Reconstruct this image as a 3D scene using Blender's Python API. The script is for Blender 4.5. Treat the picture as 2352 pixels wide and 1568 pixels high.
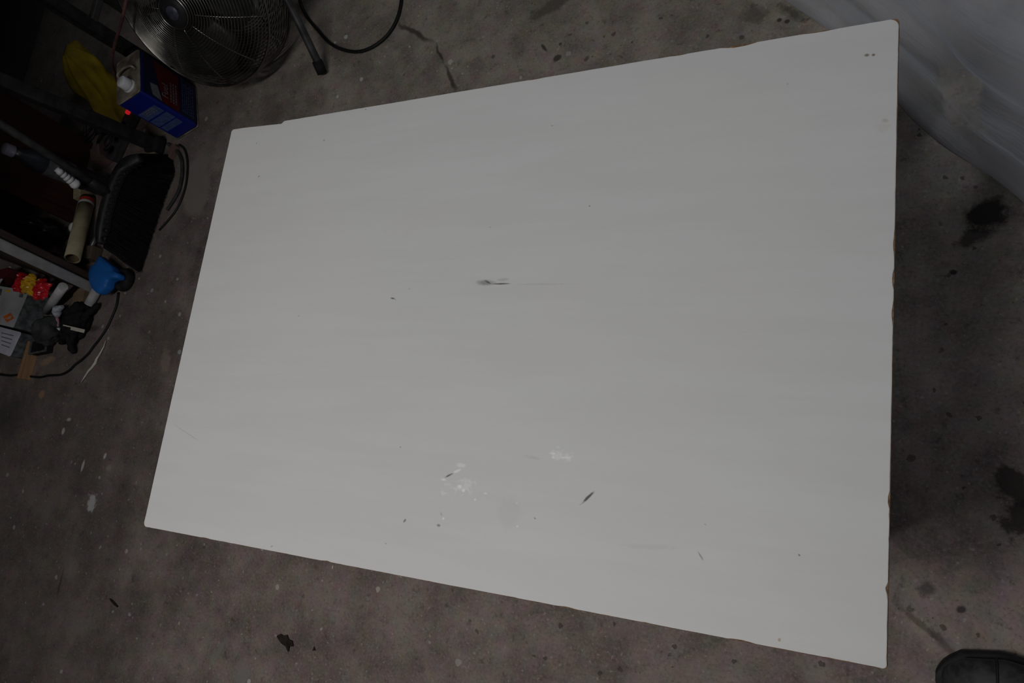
import bpy, bmesh, math, random
from mathutils import Vector, Matrix, noise
PI = math.pi
random.seed(7)
for o in list(bpy.data.objects):
    bpy.data.objects.remove(o)
SC = bpy.context.scene
COL = SC.collection

# ------------------------------------------------------------------ camera
W, H = 2352.0, 1568.0
CH = 1.60                       # height of the lens above the floor, metres
FPX = 1736.76                   # focal length in pixels
RWC = Matrix(((0.88409616, 0.01189656, -0.46715356),
              (0.12497617, -0.96928147, 0.21183577),
              (-0.45028317, -0.24566625, -0.85842481)))   # world <- (right, down, forward)
cam = bpy.data.objects.new('camera', bpy.data.cameras.new('camera'))
COL.objects.link(cam)
M3 = Matrix((RWC.col[0], -RWC.col[1], -RWC.col[2])).transposed()
cam.matrix_world = Matrix.Translation((0, 0, CH)) @ M3.to_4x4()
cam.data.sensor_width = 36.0
cam.data.lens = FPX / W * 36.0
cam.data.clip_start = 0.02
SC.camera = cam
def P(px, py, z=0.0):
    """point of the place seen at a spot of the photograph, at height z"""
    d = RWC @ Vector((px - W / 2, py - H / 2, FPX))
    return Vector((0, 0, CH)) + d * ((CH - z) / -d.z)
def PX(px, py, x):
    d = RWC @ Vector((px - W / 2, py - H / 2, FPX))
    return Vector((0, 0, CH)) + d * (x / d.x)

# ------------------------------------------------------------------ light
vs = SC.view_settings
vs.view_transform = 'Standard'; vs.look = 'None'; vs.gamma = 1.0; vs.exposure = 0.0
vs.use_curve_mapping = False
world = bpy.data.worlds.new('world'); SC.world = world; world.use_nodes = True
bg = world.node_tree.nodes['Background']
bg.inputs[0].default_value = (0.55, 0.62, 0.75, 1); bg.inputs[1].default_value = 0.02
LAMPS = [  # x, y, z, length, turn, watts, colour
    (-0.88, -0.42, 2.56, 1.15, 0.55, 16.2, (1.0, 0.975, 0.945)),
    (0.30, 2.00, 2.56, 1.15, 0.35, 16.5, (0.86, 0.93, 1.0)),
    (0.45, -1.75, 2.56, 1.15, 0.0, 0.7, (0.80, 0.90, 1.0)),  # added cool fill, stands for daylight from behind the camera
]

# ------------------------------------------------------------------ helpers
def link(name, me, parent=None, mat=None, smooth=False):
    o = bpy.data.objects.new(name, me); COL.objects.link(o)
    if mat is not None: me.materials.append(mat)
    if parent is not None: o.parent = parent
    if smooth:
        for p in me.polygons: p.use_smooth = True
    return o
def from_bm(name, bm, mat=None, parent=None, smooth=False):
    me = bpy.data.meshes.new(name); bm.to_mesh(me); bm.free()
    return link(name, me, parent, mat, smooth)
def from_py(name, v, f, mat=None, parent=None, smooth=False):
    me = bpy.data.meshes.new(name); me.from_pydata([tuple(q) for q in v], [], f); me.update()
    return link(name, me, parent, mat, smooth)
def empty(name, loc=(0, 0, 0), rz=0.0):
    o = bpy.data.objects.new(name, None); COL.objects.link(o)
    o.location = loc; o.rotation_euler = (0, 0, rz); o.empty_display_size = 0.05
    return o
def tag(o, label, cat, group=None, kind=None):
    o['label'] = label; o['category'] = cat
    if group: o['group'] = group
    if kind: o['kind'] = kind
    return o
def struct(o):
    o['kind'] = 'structure'; return o

def add_box(bm, c, s, rot=None, bev=0.0, seg=2):
    m = Matrix.Translation(c) @ (rot.to_4x4() if rot is not None else Matrix.Identity(4)) @ Matrix.Diagonal((s[0], s[1], s[2], 1))
    r = bmesh.ops.create_cube(bm, size=1.0, matrix=m)
    if bev > 0:
        es = list({e for v in r['verts'] for e in v.link_edges})
        bmesh.ops.bevel(bm, geom=es, offset=bev, segments=seg, affect='EDGES', profile=0.6)
def box(name, c, s, mat, parent=None, rot=None, bev=0.0, seg=2):
    bm = bmesh.new(); add_box(bm, Vector(c), s, rot, bev, seg)
    return from_bm(name, bm, mat, parent)
def frames(pts):
    T = []
    n = len(pts)
    for i in range(n):
        a = pts[max(i - 1, 0)]; b = pts[min(i + 1, n - 1)]
        T.append((b - a).normalized())
    ref = Vector((0, 0, 1)) if abs(T[0].z) < 0.9 else Vector((1, 0, 0))
    N = [(ref - T[0] * ref.dot(T[0])).normalized()]
    for i in range(1, n):
        q = N[-1] - T[i] * N[-1].dot(T[i]); N.append(q.normalized())
    return T, N
def add_tube(bm, pts, r, seg=10, cap=True):
    pts = [Vector(p) for p in pts]
    T, N = frames(pts); rings = []
    for i, p in enumerate(pts):
        rr = r[i] if isinstance(r, (list, tuple)) else r
        B = T[i].cross(N[i])
        rings.append([bm.verts.new(p + (N[i] * math.cos(2 * PI * k / seg) + B * math.sin(2 * PI * k / seg)) * rr) for k in range(seg)])
    for a, b in zip(rings, rings[1:]):
        for k in range(seg):
            bm.faces.new((a[k], a[(k + 1) % seg], b[(k + 1) % seg], b[k]))
    if cap:
        bm.faces.new(rings[0][::-1]); bm.faces.new(rings[-1])
def tube(name, pts, r, mat, parent=None, seg=10, cap=True):
    bm = bmesh.new(); add_tube(bm, pts, r, seg, cap)
    o = from_bm(name, bm, mat, parent, True)
    for p in o.data.polygons:
        if len(p.vertices) > 4: p.use_smooth = False
    return o
def smooth_path(pts, n=8):
    """Catmull-Rom through the points"""
    pts = [Vector(p) for p in pts]; q = [pts[0]] + pts + [pts[-1]]; out = []
    for i in range(1, len(q) - 2):
        a, b, c, d = q[i - 1:i + 3]
        for k in range(n):
            t = k / n
            out.append(0.5 * ((2 * b) + (c - a) * t + (2 * a - 5 * b + 4 * c - d) * t * t + (3 * b - a - 3 * c + d) * t ** 3))
    out.append(pts[-1]); return out
def lathe(name, prof, mat, parent=None, seg=28, mtx=None, smooth=True):
    """turn (r, z) pairs about z"""
    bm = bmesh.new(); rings = []
    for r, z in prof:
        if r < 1e-6: rings.append([bm.verts.new((0, 0, z))])
        else: rings.append([bm.verts.new((r * math.cos(2 * PI * k / seg), r * math.sin(2 * PI * k / seg), z)) for k in range(seg)])
    for a, b in zip(rings, rings[1:]):
        for k in range(seg):
            k2 = (k + 1) % seg
            if len(a) == 1 and len(b) == 1: continue
            if len(a) == 1: bm.faces.new((a[0], b[k2], b[k]))
            elif len(b) == 1: bm.faces.new((a[k], a[k2], b[0]))
            else: bm.faces.new((a[k], a[k2], b[k2], b[k]))
    if mtx is not None: bmesh.ops.transform(bm, matrix=mtx, verts=bm.verts)
    bmesh.ops.recalc_face_normals(bm, faces=bm.faces)
    return from_bm(name, bm, mat, parent, smooth)
def axis_mtx(o, w, up=(0, 0, 1)):
    """frame with local z along w at point o"""
    w = Vector(w).normalized(); u = Vector(up)
    x = u.cross(w)
    if x.length < 1e-4: x = Vector((1, 0, 0))
    x.normalize(); y = w.cross(x)
    m = Matrix((x, y, w)).transposed().to_4x4(); m.translation = Vector(o)
    return m
def add_lump(bm, c, rad, amp, freq, seed, sub=4, flat=None, rot=None, ridge=0.0):
    r = bmesh.ops.create_icosphere(bm, subdivisions=sub, radius=1.0)
    off = Vector((seed * 3.1, seed * 1.7, seed * 0.9))
    for v in r['verts']:
        d = v.co.normalized()
        n = noise.fractal(d * freq + off, 1.0, 2.0, 4)
        if ridge: n += ridge * (0.5 - abs(noise.noise(d * freq * 1.7 - off))) * 2
        q = d * (1 + amp * n)
        q = Vector((q.x * rad[0], q.y * rad[1], q.z * rad[2]))
        if rot is not None: q = rot @ q
        q = q + Vector(c)
        if flat is not None and q.z < flat: q.z = flat + (q.z - flat) * 0.03
        v.co = q
def lump(name, c, rad, amp, freq, seed, mat, parent=None, sub=4, flat=None, rot=None, ridge=0.0):
    bm = bmesh.new(); add_lump(bm, c, rad, amp, freq, seed, sub, flat, rot, ridge)
    return from_bm(name, bm, mat, parent, True)
def prism(name, poly, z0, z1, mat, parent=None, bev=0.0):
    n = len(poly)
    bm = bmesh.new()
    a = [bm.verts.new((p[0], p[1], z0)) for p in poly]; b = [bm.verts.new((p[0], p[1], z1)) for p in poly]
    bm.faces.new(a[::-1]); top = bm.faces.new(b)
    for k in range(n): bm.faces.new((a[k], a[(k + 1) % n], b[(k + 1) % n], b[k]))
    bmesh.ops.recalc_face_normals(bm, faces=bm.faces)
    if bev > 0: bmesh.ops.bevel(bm, geom=list(top.edges), offset=bev, segments=2, affect='EDGES')
    return from_bm(name, bm, mat, parent)

# ------------------------------------------------------------------ materials
class NT:
    def __init__(s, name):
        s.m = bpy.data.materials.new(name); s.m.use_nodes = True
        s.t = s.m.node_tree; s.b = s.t.nodes['Principled BSDF']
        s.co = s.n('ShaderNodeTexCoord').outputs['Object']
    def n(s, ty): return s.t.nodes.new(ty)
    def l(s, a, b): s.t.links.new(a, b)
    def put(s, sock, v):
        if isinstance(v, bpy.types.NodeSocket): s.l(v, sock)
        else: sock.default_value = v
    def mapped(s, loc=(0, 0, 0), rot=(0, 0, 0), sc=(1, 1, 1), ty='POINT', vec=None):
        m = s.n('ShaderNodeMapping'); m.vector_type = ty
        m.inputs['Location'].default_value = loc; m.inputs['Rotation'].default_value = rot; m.inputs['Scale'].default_value = sc
        s.l(vec or s.co, m.inputs['Vector']); return m.outputs[0]
    def noise(s, scale, detail=4, rough=0.55, vec=None, dist=0.0):
        q = s.n('ShaderNodeTexNoise'); q.inputs['Scale'].default_value = scale; q.inputs['Detail'].default_value = detail
        q.inputs['Roughness'].default_value = rough; q.inputs['Distortion'].default_value = dist
        s.l(vec or s.co, q.inputs['Vector']); return q.outputs['Fac']
    def math(s, op, a, b=0.0, c=None):
        q = s.n('ShaderNodeMath'); q.operation = op
        s.put(q.inputs[0], a); s.put(q.inputs[1], b)
        if c is not None: s.put(q.inputs[2], c)
        return q.outputs[0]
    def rng(s, v, a, b, c=0.0, d=1.0, smooth=True):
        q = s.n('ShaderNodeMapRange'); q.interpolation_type = 'SMOOTHSTEP' if smooth else 'LINEAR'
        s.put(q.inputs['Value'], v)
        q.inputs['From Min'].default_value = a; q.inputs['From Max'].default_value = b
        q.inputs['To Min'].default_value = c; q.inputs['To Max'].default_value = d
        return q.outputs['Result']
    def mix(s, f, a, b, mode='MIX'):
        q = s.n('ShaderNodeMix'); q.data_type = 'RGBA'; q.blend_type = mode
        s.put(q.inputs[0], f)
        for k, v in ((6, a), (7, b)):
            if isinstance(v, bpy.types.NodeSocket): s.l(v, q.inputs[k])
            else: q.inputs[k].default_value = (v[0], v[1], v[2], 1)
        return q.outputs[2]
    def blob(s, c, rx, ry, ang, nz, amt=0.5, soft=0.5, z=0.0):
        """soft-edged patch with a ragged outline, centred at c in the surface's own coordinates"""
        v = s.mapped((c[0], c[1], z), (0, 0, ang), (rx, ry, 1), 'TEXTURE')
        q = s.n('ShaderNodeVectorMath'); q.operation = 'LENGTH'; s.l(v, q.inputs[0])
        d = s.math('ADD', q.outputs['Value'], s.math('MULTIPLY', s.math('SUBTRACT', nz, 0.5), amt))
        return s.rng(d, 1.0, 1.0 - soft)
    def bump(s, h, strength=0.3, dist=0.002):
        q = s.n('ShaderNodeBump'); q.inputs['Strength'].default_value = strength; q.inputs['Distance'].default_value = dist
        s.put(q.inputs['Height'], h); s.l(q.outputs[0], s.b.inputs['Normal'])
    def fin(s, col=None, rough=None, metal=None, spec=None):
        if col is not None:
            if isinstance(col, bpy.types.NodeSocket): s.l(col, s.b.inputs['Base Color'])
            else: s.b.inputs['Base Color'].default_value = (*col, 1)
        if rough is not None: s.put(s.b.inputs['Roughness'], rough)
        if metal is not None: s.put(s.b.inputs['Metallic'], metal)
        if spec is not None: s.b.inputs['Specular IOR Level'].default_value = spec
        return s.m
def plain(name, col, rough=0.6, metal=0.0, var=0.25, scale=30, bump=0.0, spec=0.4, dirt=None):
    q = NT(name); nz = q.noise(scale, 5)
    lo = [c * (1 - var) for c in col]; hi = [min(1, c * (1 + var)) for c in col]
    c = q.mix(q.rng(nz, 0.3, 0.7), lo, hi)
    if dirt:
        c = q.mix(q.math('MULTIPLY', q.rng(q.noise(scale * 0.35, 6), 0.45, 0.7), dirt[1]), c, dirt[0])
    if bump: q.bump(q.noise(scale * 3, 3), bump, 0.001)
    return q.fin(c, q.rng(nz, 0.2, 0.8, rough * 0.85, min(1, rough * 1.15)), metal, spec)
def wood(name, dark, light, rough=0.6, axis=1):
    q = NT(name); sc = [60, 60, 60]; sc[axis] = 4
    nz = q.noise(1.0, 5, vec=q.mapped(sc=tuple(sc)), dist=0.6)
    c = q.mix(q.rng(nz, 0.3, 0.7), dark, light); q.bump(nz, 0.15, 0.0006)
    return q.fin(c, rough)

# --- concrete floor
def floor_material():
    q = NT('concrete')
    n1 = q.noise(1.3, 4); n2 = q.noise(9, 6, 0.6); n3 = q.noise(30, 8, 0.72); n4 = q.noise(150, 5, 0.7)
    n5 = q.noise(22, 5, 0.6)
    n6 = q.noise(4.2, 6, 0.62)
    n2 = q.math('ADD', q.math('MULTIPLY', n2, 0.6), q.math('MULTIPLY', n6, 0.4))
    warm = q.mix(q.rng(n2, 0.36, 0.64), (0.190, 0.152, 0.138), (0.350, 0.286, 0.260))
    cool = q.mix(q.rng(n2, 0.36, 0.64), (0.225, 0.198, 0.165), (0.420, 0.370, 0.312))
    sx = q.n('ShaderNodeSeparateXYZ'); q.l(q.co, sx.inputs[0])
    # brown paint to worn concrete; back light and shade beside the board coloured in
    bare_and_lit = q.rng(q.math('ADD', q.math('ADD', q.math('MULTIPLY', sx.outputs[0], 0.25), q.math('MULTIPLY', sx.outputs[1], 0.8)), q.math('MULTIPLY', q.math('SUBTRACT', n1, 0.5), 0.9)), -0.1, 1.0)
    c = q.mix(bare_and_lit, warm, cool)
    c = q.mix(q.math('MULTIPLY', q.rng(n3, 0.5, 0.72), 0.55), c, (0.36, 0.305, 0.27))
    c = q.mix(q.math('MULTIPLY', q.rng(n3, 0.46, 0.3), 0.65), c, (0.070, 0.056, 0.048))
    c = q.mix(q.math('MULTIPLY', q.rng(n5, 0.56, 0.74), 0.35), c, (0.20, 0.19, 0.145))
    c = q.mix(q.math('MULTIPLY', q.rng(n4, 0.50, 0.68), 0.45), c, (0.44, 0.375, 0.34))
    c = q.mix(q.math('MULTIPLY', q.rng(n4, 0.47, 0.32), 0.45), c, (0.075, 0.058, 0.052))
    rn = q.n('ShaderNodeTexNoise'); rn.inputs['Scale'].default_value = 95; rn.inputs['Detail'].default_value = 3; q.l(q.co, rn.inputs['Vector'])
    rs = q.n('ShaderNodeVectorMath'); rs.operation = 'MULTIPLY_ADD'; q.l(rn.outputs['Color'], rs.inputs[0]); rs.inputs[1].default_value = (.012, .012, 0); q.l(q.co, rs.inputs[2])
    ragged = rs.outputs[0]
    def specks(scale, size, keep, seed, lo, hi):
        v = q.n('ShaderNodeTexVoronoi'); v.inputs['Scale'].default_value = scale
        q.l(q.mapped(loc=(seed, seed * 0.7, 0), vec=ragged), v.inputs['Vector'])
        d = q.math('ADD', v.outputs['Distance'], q.math('MULTIPLY', q.math('SUBTRACT', n4, 0.5), 0.12))
        rnd = q.n('ShaderNodeSeparateColor'); q.l(v.outputs['Color'], rnd.inputs[0])
        lim = q.math('MULTIPLY', q.math('MULTIPLY', rnd.outputs[1], rnd.outputs[1]), size)
        m = q.rng(q.math('SUBTRACT', d, lim), 0.03, -0.01)
        return q.math('MULTIPLY', m, q.math('GREATER_THAN', rnd.outputs[0], keep))
    # spatter lies thickest on the bench side
    spat = q.rng(q.math('ADD', sx.outputs[0], q.math('MULTIPLY', n1, 1.2)), 0.1, -1.0)
    w1 = q.math('MULTIPLY', specks(24, 0.20, 0.58, 3.3, 0, 1), spat)
    w2 = q.math('MULTIPLY', specks(58, 0.22, 0.60, 8.1, 0, 1), q.rng(spat, 0, 1, 0.25, 1.0))
    c = q.mix(q.math('MULTIPLY', w1, 0.9), c, (0.66, 0.64, 0.61))
    c = q.mix(q.math('MULTIPLY', w2, 0.7), c, (0.58, 0.55, 0.52))
    w3 = specks(105, 0.30, 0.58, 5.2, 0, 1)
    c = q.mix(q.math('MULTIPLY', w3, 0.5), c, (0.50, 0.45, 0.42))
    d1 = q.math('MULTIPLY', specks(40, 0.26, 0.62, 15.43, 0, 1), q.rng(spat, 0, 1, 1.0, 0.12))
    d2 = q.math('MULTIPLY', specks(19, 0.20, 0.72, 31.3, 0, 1), q.rng(spat, 0, 1, 1.0, 0.1))
    c = q.mix(q.math('MULTIPLY', d1, 0.7), c, (0.06, 0.052, 0.046))
    c = q.mix(q.math('MULTIPLY', d2, 0.6), c, (0.055, 0.048, 0.044))
    # grime along the bench, darkened further for the light falling off there
    grime_shade = q.rng(q.math('ADD', sx.outputs[0], q.math('MULTIPLY', q.math('SUBTRACT', n6, 0.5), 1.2)), -1.55, -2.3)
    c = q.mix(q.math('MULTIPLY', grime_shade, 0.5), c, (0.045, 0.036, 0.031))
    tn = q.n('ShaderNodeTexNoise'); tn.inputs['Scale'].default_value = 34; tn.inputs['Detail'].default_value = 4; q.l(q.co, tn.inputs['Vector'])
    c = q.mix(0.22, c, tn.outputs['Color'], 'OVERLAY')
    def px(x, y): p = P(x, y); return (p.x, p.y)
    # pale filler patch, stains, splashes
    for (x, y, rx, ry, a, col, st, amt, soft) in [
        (450, 425, .075, .14, .25, (.15, .132, .115), .8, .8, .35),
        (350, 360, .05, .06, .2, (.10, .09, .078), .5, .9, .5),
        (2262, 492, .055, .04, .5, (.012, .010, .009), .95, .9, .5),
        (2235, 545, .045, .02, .4, (.02, .016, .014), .8, 1.2, .6),
        (2325, 1110, .03, .05, .3, (.022, .019, .017), .85, 1.6, .5),
        (2340, 1190, .03, .04, -.4, (.022, .019, .017), .85, 1.6, .5),
        (2110, 1430, .06, .008, -.62, (.05, .042, .036), .6, 1.0, .7),
        (2165, 1475, .035, .010, -.75, (.05, .042, .036), .6, 1.0, .7),
        (2208, 1400, .011, .008, .5, (.022, .019, .017), .85, .9, .5),
        (2130, 1350, .02, .016, .5, (.05, .043, .036), .7, 1.2, .7),
        (2190, 625, .009, .007, 0, (.012, .01, .009), .9, .6, .5),
        (1280, 133, .016, .012, .3, (.03, .026, .022), .85, .7, .4),
        (1250, 110, .022, .006, -.9, (.03, .026, .022), .85, .9, .5),
        (1287, 101, .006, .006, 0, (.03, .026, .022), .8, .6, .5),
        (1347, 135, .012, .008, .9, (.04, .034, .028), .7, .8, .5),
        (1133, 130, .008, .008, 0, (.04, .034, .028), .7, .8, .5),
        (1270, 12, .10, .03, .5, (.055, .045, .034), .7, 1.2, .7),
        (1790, 46, .008, .007, 0, (.02, .017, .014), .85, .6, .5),
        (1808, 49, .008, .007, 0, (.02, .017, .014), .85, .6, .5),
        (1820, 28, .05, .02, -.8, (.045, .038, .03), .75, 1.4, .7),
        (1735, 35, .05, .03, -.4, (.07, .06, .048), .6, 1.2, .7),
        (211, 1152, .026, .034, .3, (.40, .39, .38), .75, 2.2, .45),
        (190, 1070, .008, .025, -.1, (.38, .36, .34), .8, 1.0, .5),
        (241, 1047, .008, .013, -.2, (.42, .40, .38), .85, .7, .5),
        (250, 1075, .018, .014, .3, (.20, .18, .165), .7, 1.0, .6),
        (145, 990, .01, .014, 0, (.36, .34, .32), .8, .8, .5),
        (158, 963, .014, .008, 0, (.36, .34, .32), .7, .9, .5),
        (637, 1348, .008, .009, .2, (.36, .34, .32), .85, .5, .4),
        (555, 1550, .04, .035, .3, (.19, .18, .175), .7, 1.6, .5),
        (505, 1490, .012, .035, -.45, (.17, .165, .15), .7, 1.2, .6),
        (138, 1340, .006, .06, 0, (.03, .026, .024), .7, 1.4, .7),
        (165, 1310, .04, .05, .2, (.15, .135, .12), .5, 2.0, .6),
        (380, 830, .03, .05, .3, (.17, .135, .115), .7, 1.2, .5),
        (95, 905, .02, .02, .2, (.26, .15, .09), .6, 1.6, .5),
        (110, 828, .05, .018, .25, (.24, .15, .10), .6, 1.4, .6),
        (20, 950, .16, .12, .2, (.03, .03, .035), .6, 1.3, .8),
        (1920, 1490, .05, .03, .2, (.05, .036, .03), .5, 1.4, .7),
    ]:
        m = q.blob(px(x, y), rx, ry, a, n5 if rx > 0.06 else n3, amt * (1.0 if rx > 0.06 or rx < .012 else 1.7), soft)
        c = q.mix(q.math('MULTIPLY', m, st), c, [min(.6, k * 1.65) for k in col])
    # crack running under the board
    wob = q.n('ShaderNodeVectorMath'); wob.operation = 'SCALE'; wob.inputs['Scale'].default_value = 0.085
    nn = q.n('ShaderNodeTexNoise'); nn.inputs['Scale'].default_value = 7; nn.inputs['Detail'].default_value = 6
    q.l(q.co, nn.inputs['Vector']); sub = q.n('ShaderNodeVectorMath'); sub.operation = 'SUBTRACT'; sub.inputs[1].default_value = (.5, .5, .5)
    q.l(nn.outputs['Color'], sub.inputs[0]); q.l(sub.outputs[0], wob.inputs[0])
    add = q.n('ShaderNodeVectorMath'); q.l(q.co, add.inputs[0]); q.l(wob.outputs[0], add.inputs[1])
    keep = q.co; q.co = add.outputs[0]
    cm = None
    for (x0, y0, x1, y1, wd) in [(905, 40, 1000, 110, .011), (995, 100, 1022, 150, .007), (1018, 145, 1056, 215, .008)]:
        a = P(x0, y0); b = P(x1, y1); ct = (a + b) / 2; d = b - a
        m = q.blob((ct.x, ct.y), d.length * .56, wd, math.atan2(d.y, d.x), n3, 0.7, 0.7, 0.0)
        cm = m if cm is None else q.math('MAXIMUM', cm, m)
    q.co = keep
    c = q.mix(q.math('MULTIPLY', cm, 0.8), c, (0.04, 0.033, 0.027))
    hgt = q.math('SUBTRACT', q.math('ADD', q.math('MULTIPLY', n3, 0.7), q.math('MULTIPLY', n4, 0.3)), q.math('ADD', q.math('MULTIPLY', cm, 1.2), q.math('MULTIPLY', d1, 0.6)))
    q.bump(hgt, 0.45, 0.003)
    return q.fin(c, q.rng(n3, 0.2, 0.8, 0.62, 0.9), 0, 0.3)

def laminate_material():
    q = NT('white_laminate')
    st = q.noise(1.0, 6, 0.6, q.mapped(sc=(3.5, 38, 1)))
    fine = q.noise(1.0, 4, 0.6, q.mapped(sc=(30, 420, 1)))
    cl = q.noise(2.6, 3); n3 = q.noise(120, 5, 0.65); n2 = q.noise(34, 5, 0.6)
    c = q.mix(q.rng(st, 0.36, 0.66), (0.675, 0.678, 0.676), (0.70, 0.704, 0.706))
    c = q.mix(q.math('MULTIPLY', q.rng(cl, 0.42, 0.7), 0.5), c, (0.70, 0.695, 0.675))
    c = q.mix(q.math('MULTIPLY', q.rng(fine, 0.56, 0.78), 0.12), c, (0.60, 0.60, 0.585))
    c = q.mix(q.math('MULTIPLY', q.rng(fine, 0.44, 0.25), 0.10), c, (0.78, 0.78, 0.77))
    Z = 0.72
    def mark(x0, y0, x1, y1, w, col, stren, amt=0.8, soft=0.7, nz=None):
        nonlocal c
        a = P(x0, y0, Z); b = P(x1, y1, Z); ct = (a + b) / 2; d = b - a
        m = q.blob((ct.x, ct.y), max(d.length / 2, 0.0008) * 1.15, w, math.atan2(d.y, d.x), nz or n3, amt, soft, Z)
        c = q.mix(q.math('MULTIPLY', m, stren), c, col)
    G = (0.13, 0.125, 0.12); WH = (0.95, 0.95, 0.95); BR = (0.22, 0.17, 0.12)
    mark(1090, 648, 1140, 650, .0058, (.26, .26, .25), .75)
    mark(1112, 643, 1130, 653, .0020, G, .8)
    mark(1125, 652, 1177, 651, .0016, G, .9, .6)
    mark(1140, 643, 1170, 641, .0030, (.45, .45, .44), .5)
    mark(1180, 653, 1330, 652, .0018, (.5, .5, .49), .45, 1.4)
    mark(1336, 1156, 1366, 1127, .0024, (.09, .088, .085), .95, .9)
    mark(1330, 1160, 1342, 1153, .0012, (.4, .4, .39), .5)
    mark(1020, 1097, 1042, 1086, .0020, (.12, .12, .115), .9)
    mark(1012, 1100, 1026, 1102, .0022, WH, .8)
    mark(1040, 1086, 1062, 1076, .0024, WH, .75, 1.4)
    mark(1046, 1066, 1072, 1070, .004, WH, .5, 1.6)
    mark(1050, 1115, 1062, 1118, .0034, WH, .95, .9)
    mark(1060, 1124, 1068, 1128, .0030, WH, .9, 1.2)
    mark(1030, 1124, 1088, 1112, .010, WH, .35, 5.5, .8)
    mark(1262, 1040, 1310, 1046, .007, WH, .35, 5.5, .8)
    mark(1260, 1040, 1278, 1042, .0022, WH, .7)
    mark(1266, 1049, 1274, 1051, .0022, WH, .8)
    mark(1284, 1050, 1312, 1051, .0018, WH, .6)
    mark(1088, 1146, 1094, 1148, .002, WH, .7)
    mark(1110, 1132, 1120, 1134, .002, WH, .6, 1.5)
    mark(1184, 1154, 1190, 1156, .0018, WH, .6)
    mark(1186, 1207, 1190, 1209, .0022, WH, .8)
    mark(1017, 1188, 1020, 1193, .0022, WH, .8)
    mark(926, 1200, 933, 1191, .0022, (.2, .2, .2), .85)
    mark(1003, 1205, 1012, 1207, .0022, (.2, .2, .2), .75, 1.2)
    mark(1012, 1174, 1015, 1186, .0012, (.35, .35, .34), .6)
    mark(1226, 1187, 1231, 1193, .0016, (.25, .25, .25), .8)
    mark(918, 1025, 921, 1028, .0014, (.3, .3, .3), .7)
    mark(896, 684, 908, 686, .0018, (.12, .12, .115), .9)
    mark(906, 687, 910, 688, .0010, (.2, .2, .2), .7)
    mark(1984, 127, 1998, 126, .0030, BR, .9, .8)
    mark(2001, 126, 2011, 126, .0022, BR, .95, .7)
    mark(1603, 1266, 1618, 1291, .0014, (.3, .3, .29), .8, 1.0)
    mark(1833, 1272, 1839, 1277, .0015, (.15, .15, .15), .85)
    mark(1616, 1202, 1624, 1206, .001, (.4, .4, .4), .6)
    mark(588, 328, 590, 330, .0016, (.3, .3, .3), .7)
    mark(592, 406, 597, 404, .0018, (.28, .28, .28), .8)
    mark(742, 321, 746, 323, .0018, (.25, .25, .25), .75)
    mark(1264, 288, 1272, 289, .0012, (.3, .3, .3), .7)
    mark(1352, 472, 1356, 474, .0014, (.2, .2, .2), .8)
    mark(1807, 191, 1811, 194, .0012, (.3, .3, .3), .6)
    mark(1124, 520, 1127, 523, .001, (.4, .4, .4), .6)
    mark(684, 724, 687, 727, .0012, (.35, .35, .35), .6)
    mark(938, 662, 942, 665, .0012, (.45, .40, .30), .6)
    mark(838, 250, 842, 252, .0012, (.2, .2, .2), .8)
    mark(2022, 276, 2044, 278, .0035, (.46, .42, .32), .5, 1.3)
    mark(2008, 288, 2046, 296, .01, (.58, .56, .49), .35, 1.5)
    mark(1786, 1466, 1794, 1472, .003, (.45, .30, .18), .75, 1.2)
    mark(396, 972, 462, 1016, .0010, (.42, .42, .41), .55, .9)
    mark(620, 1256, 628, 1253, .0016, (.3, .3, .3), .6, 1.4)
    mark(884, 1246, 888, 1249, .001, (.3, .3, .3), .7)
    mark(1200, 1045, 1250, 1056, .003, (.55, .55, .53), .45, 1.6)
    mark(1420, 1252, 1560, 1258, .004, (.60, .60, .58), .45, 1.8)
    mark(1140, 1175, 1200, 1180, .022, (.62, .61, .585), .45, 1.0, .5)
    mark(1000, 800, 1420, 830, .05, (.66, .655, .62), .4, 1.2, .8, n2)
    mark(860, 540, 1080, 470, .03, (.66, .655, .615), .4, 1.2, .8, n2)
    q.bump(q.math('ADD', q.math('MULTIPLY', fine, 0.4), q.math('MULTIPLY', n2, 0.6)), 0.05, 0.0006)
    return q.fin(c, q.rng(cl, 0.3, 0.7, 0.42, 0.55), 0, 0.28)

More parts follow.
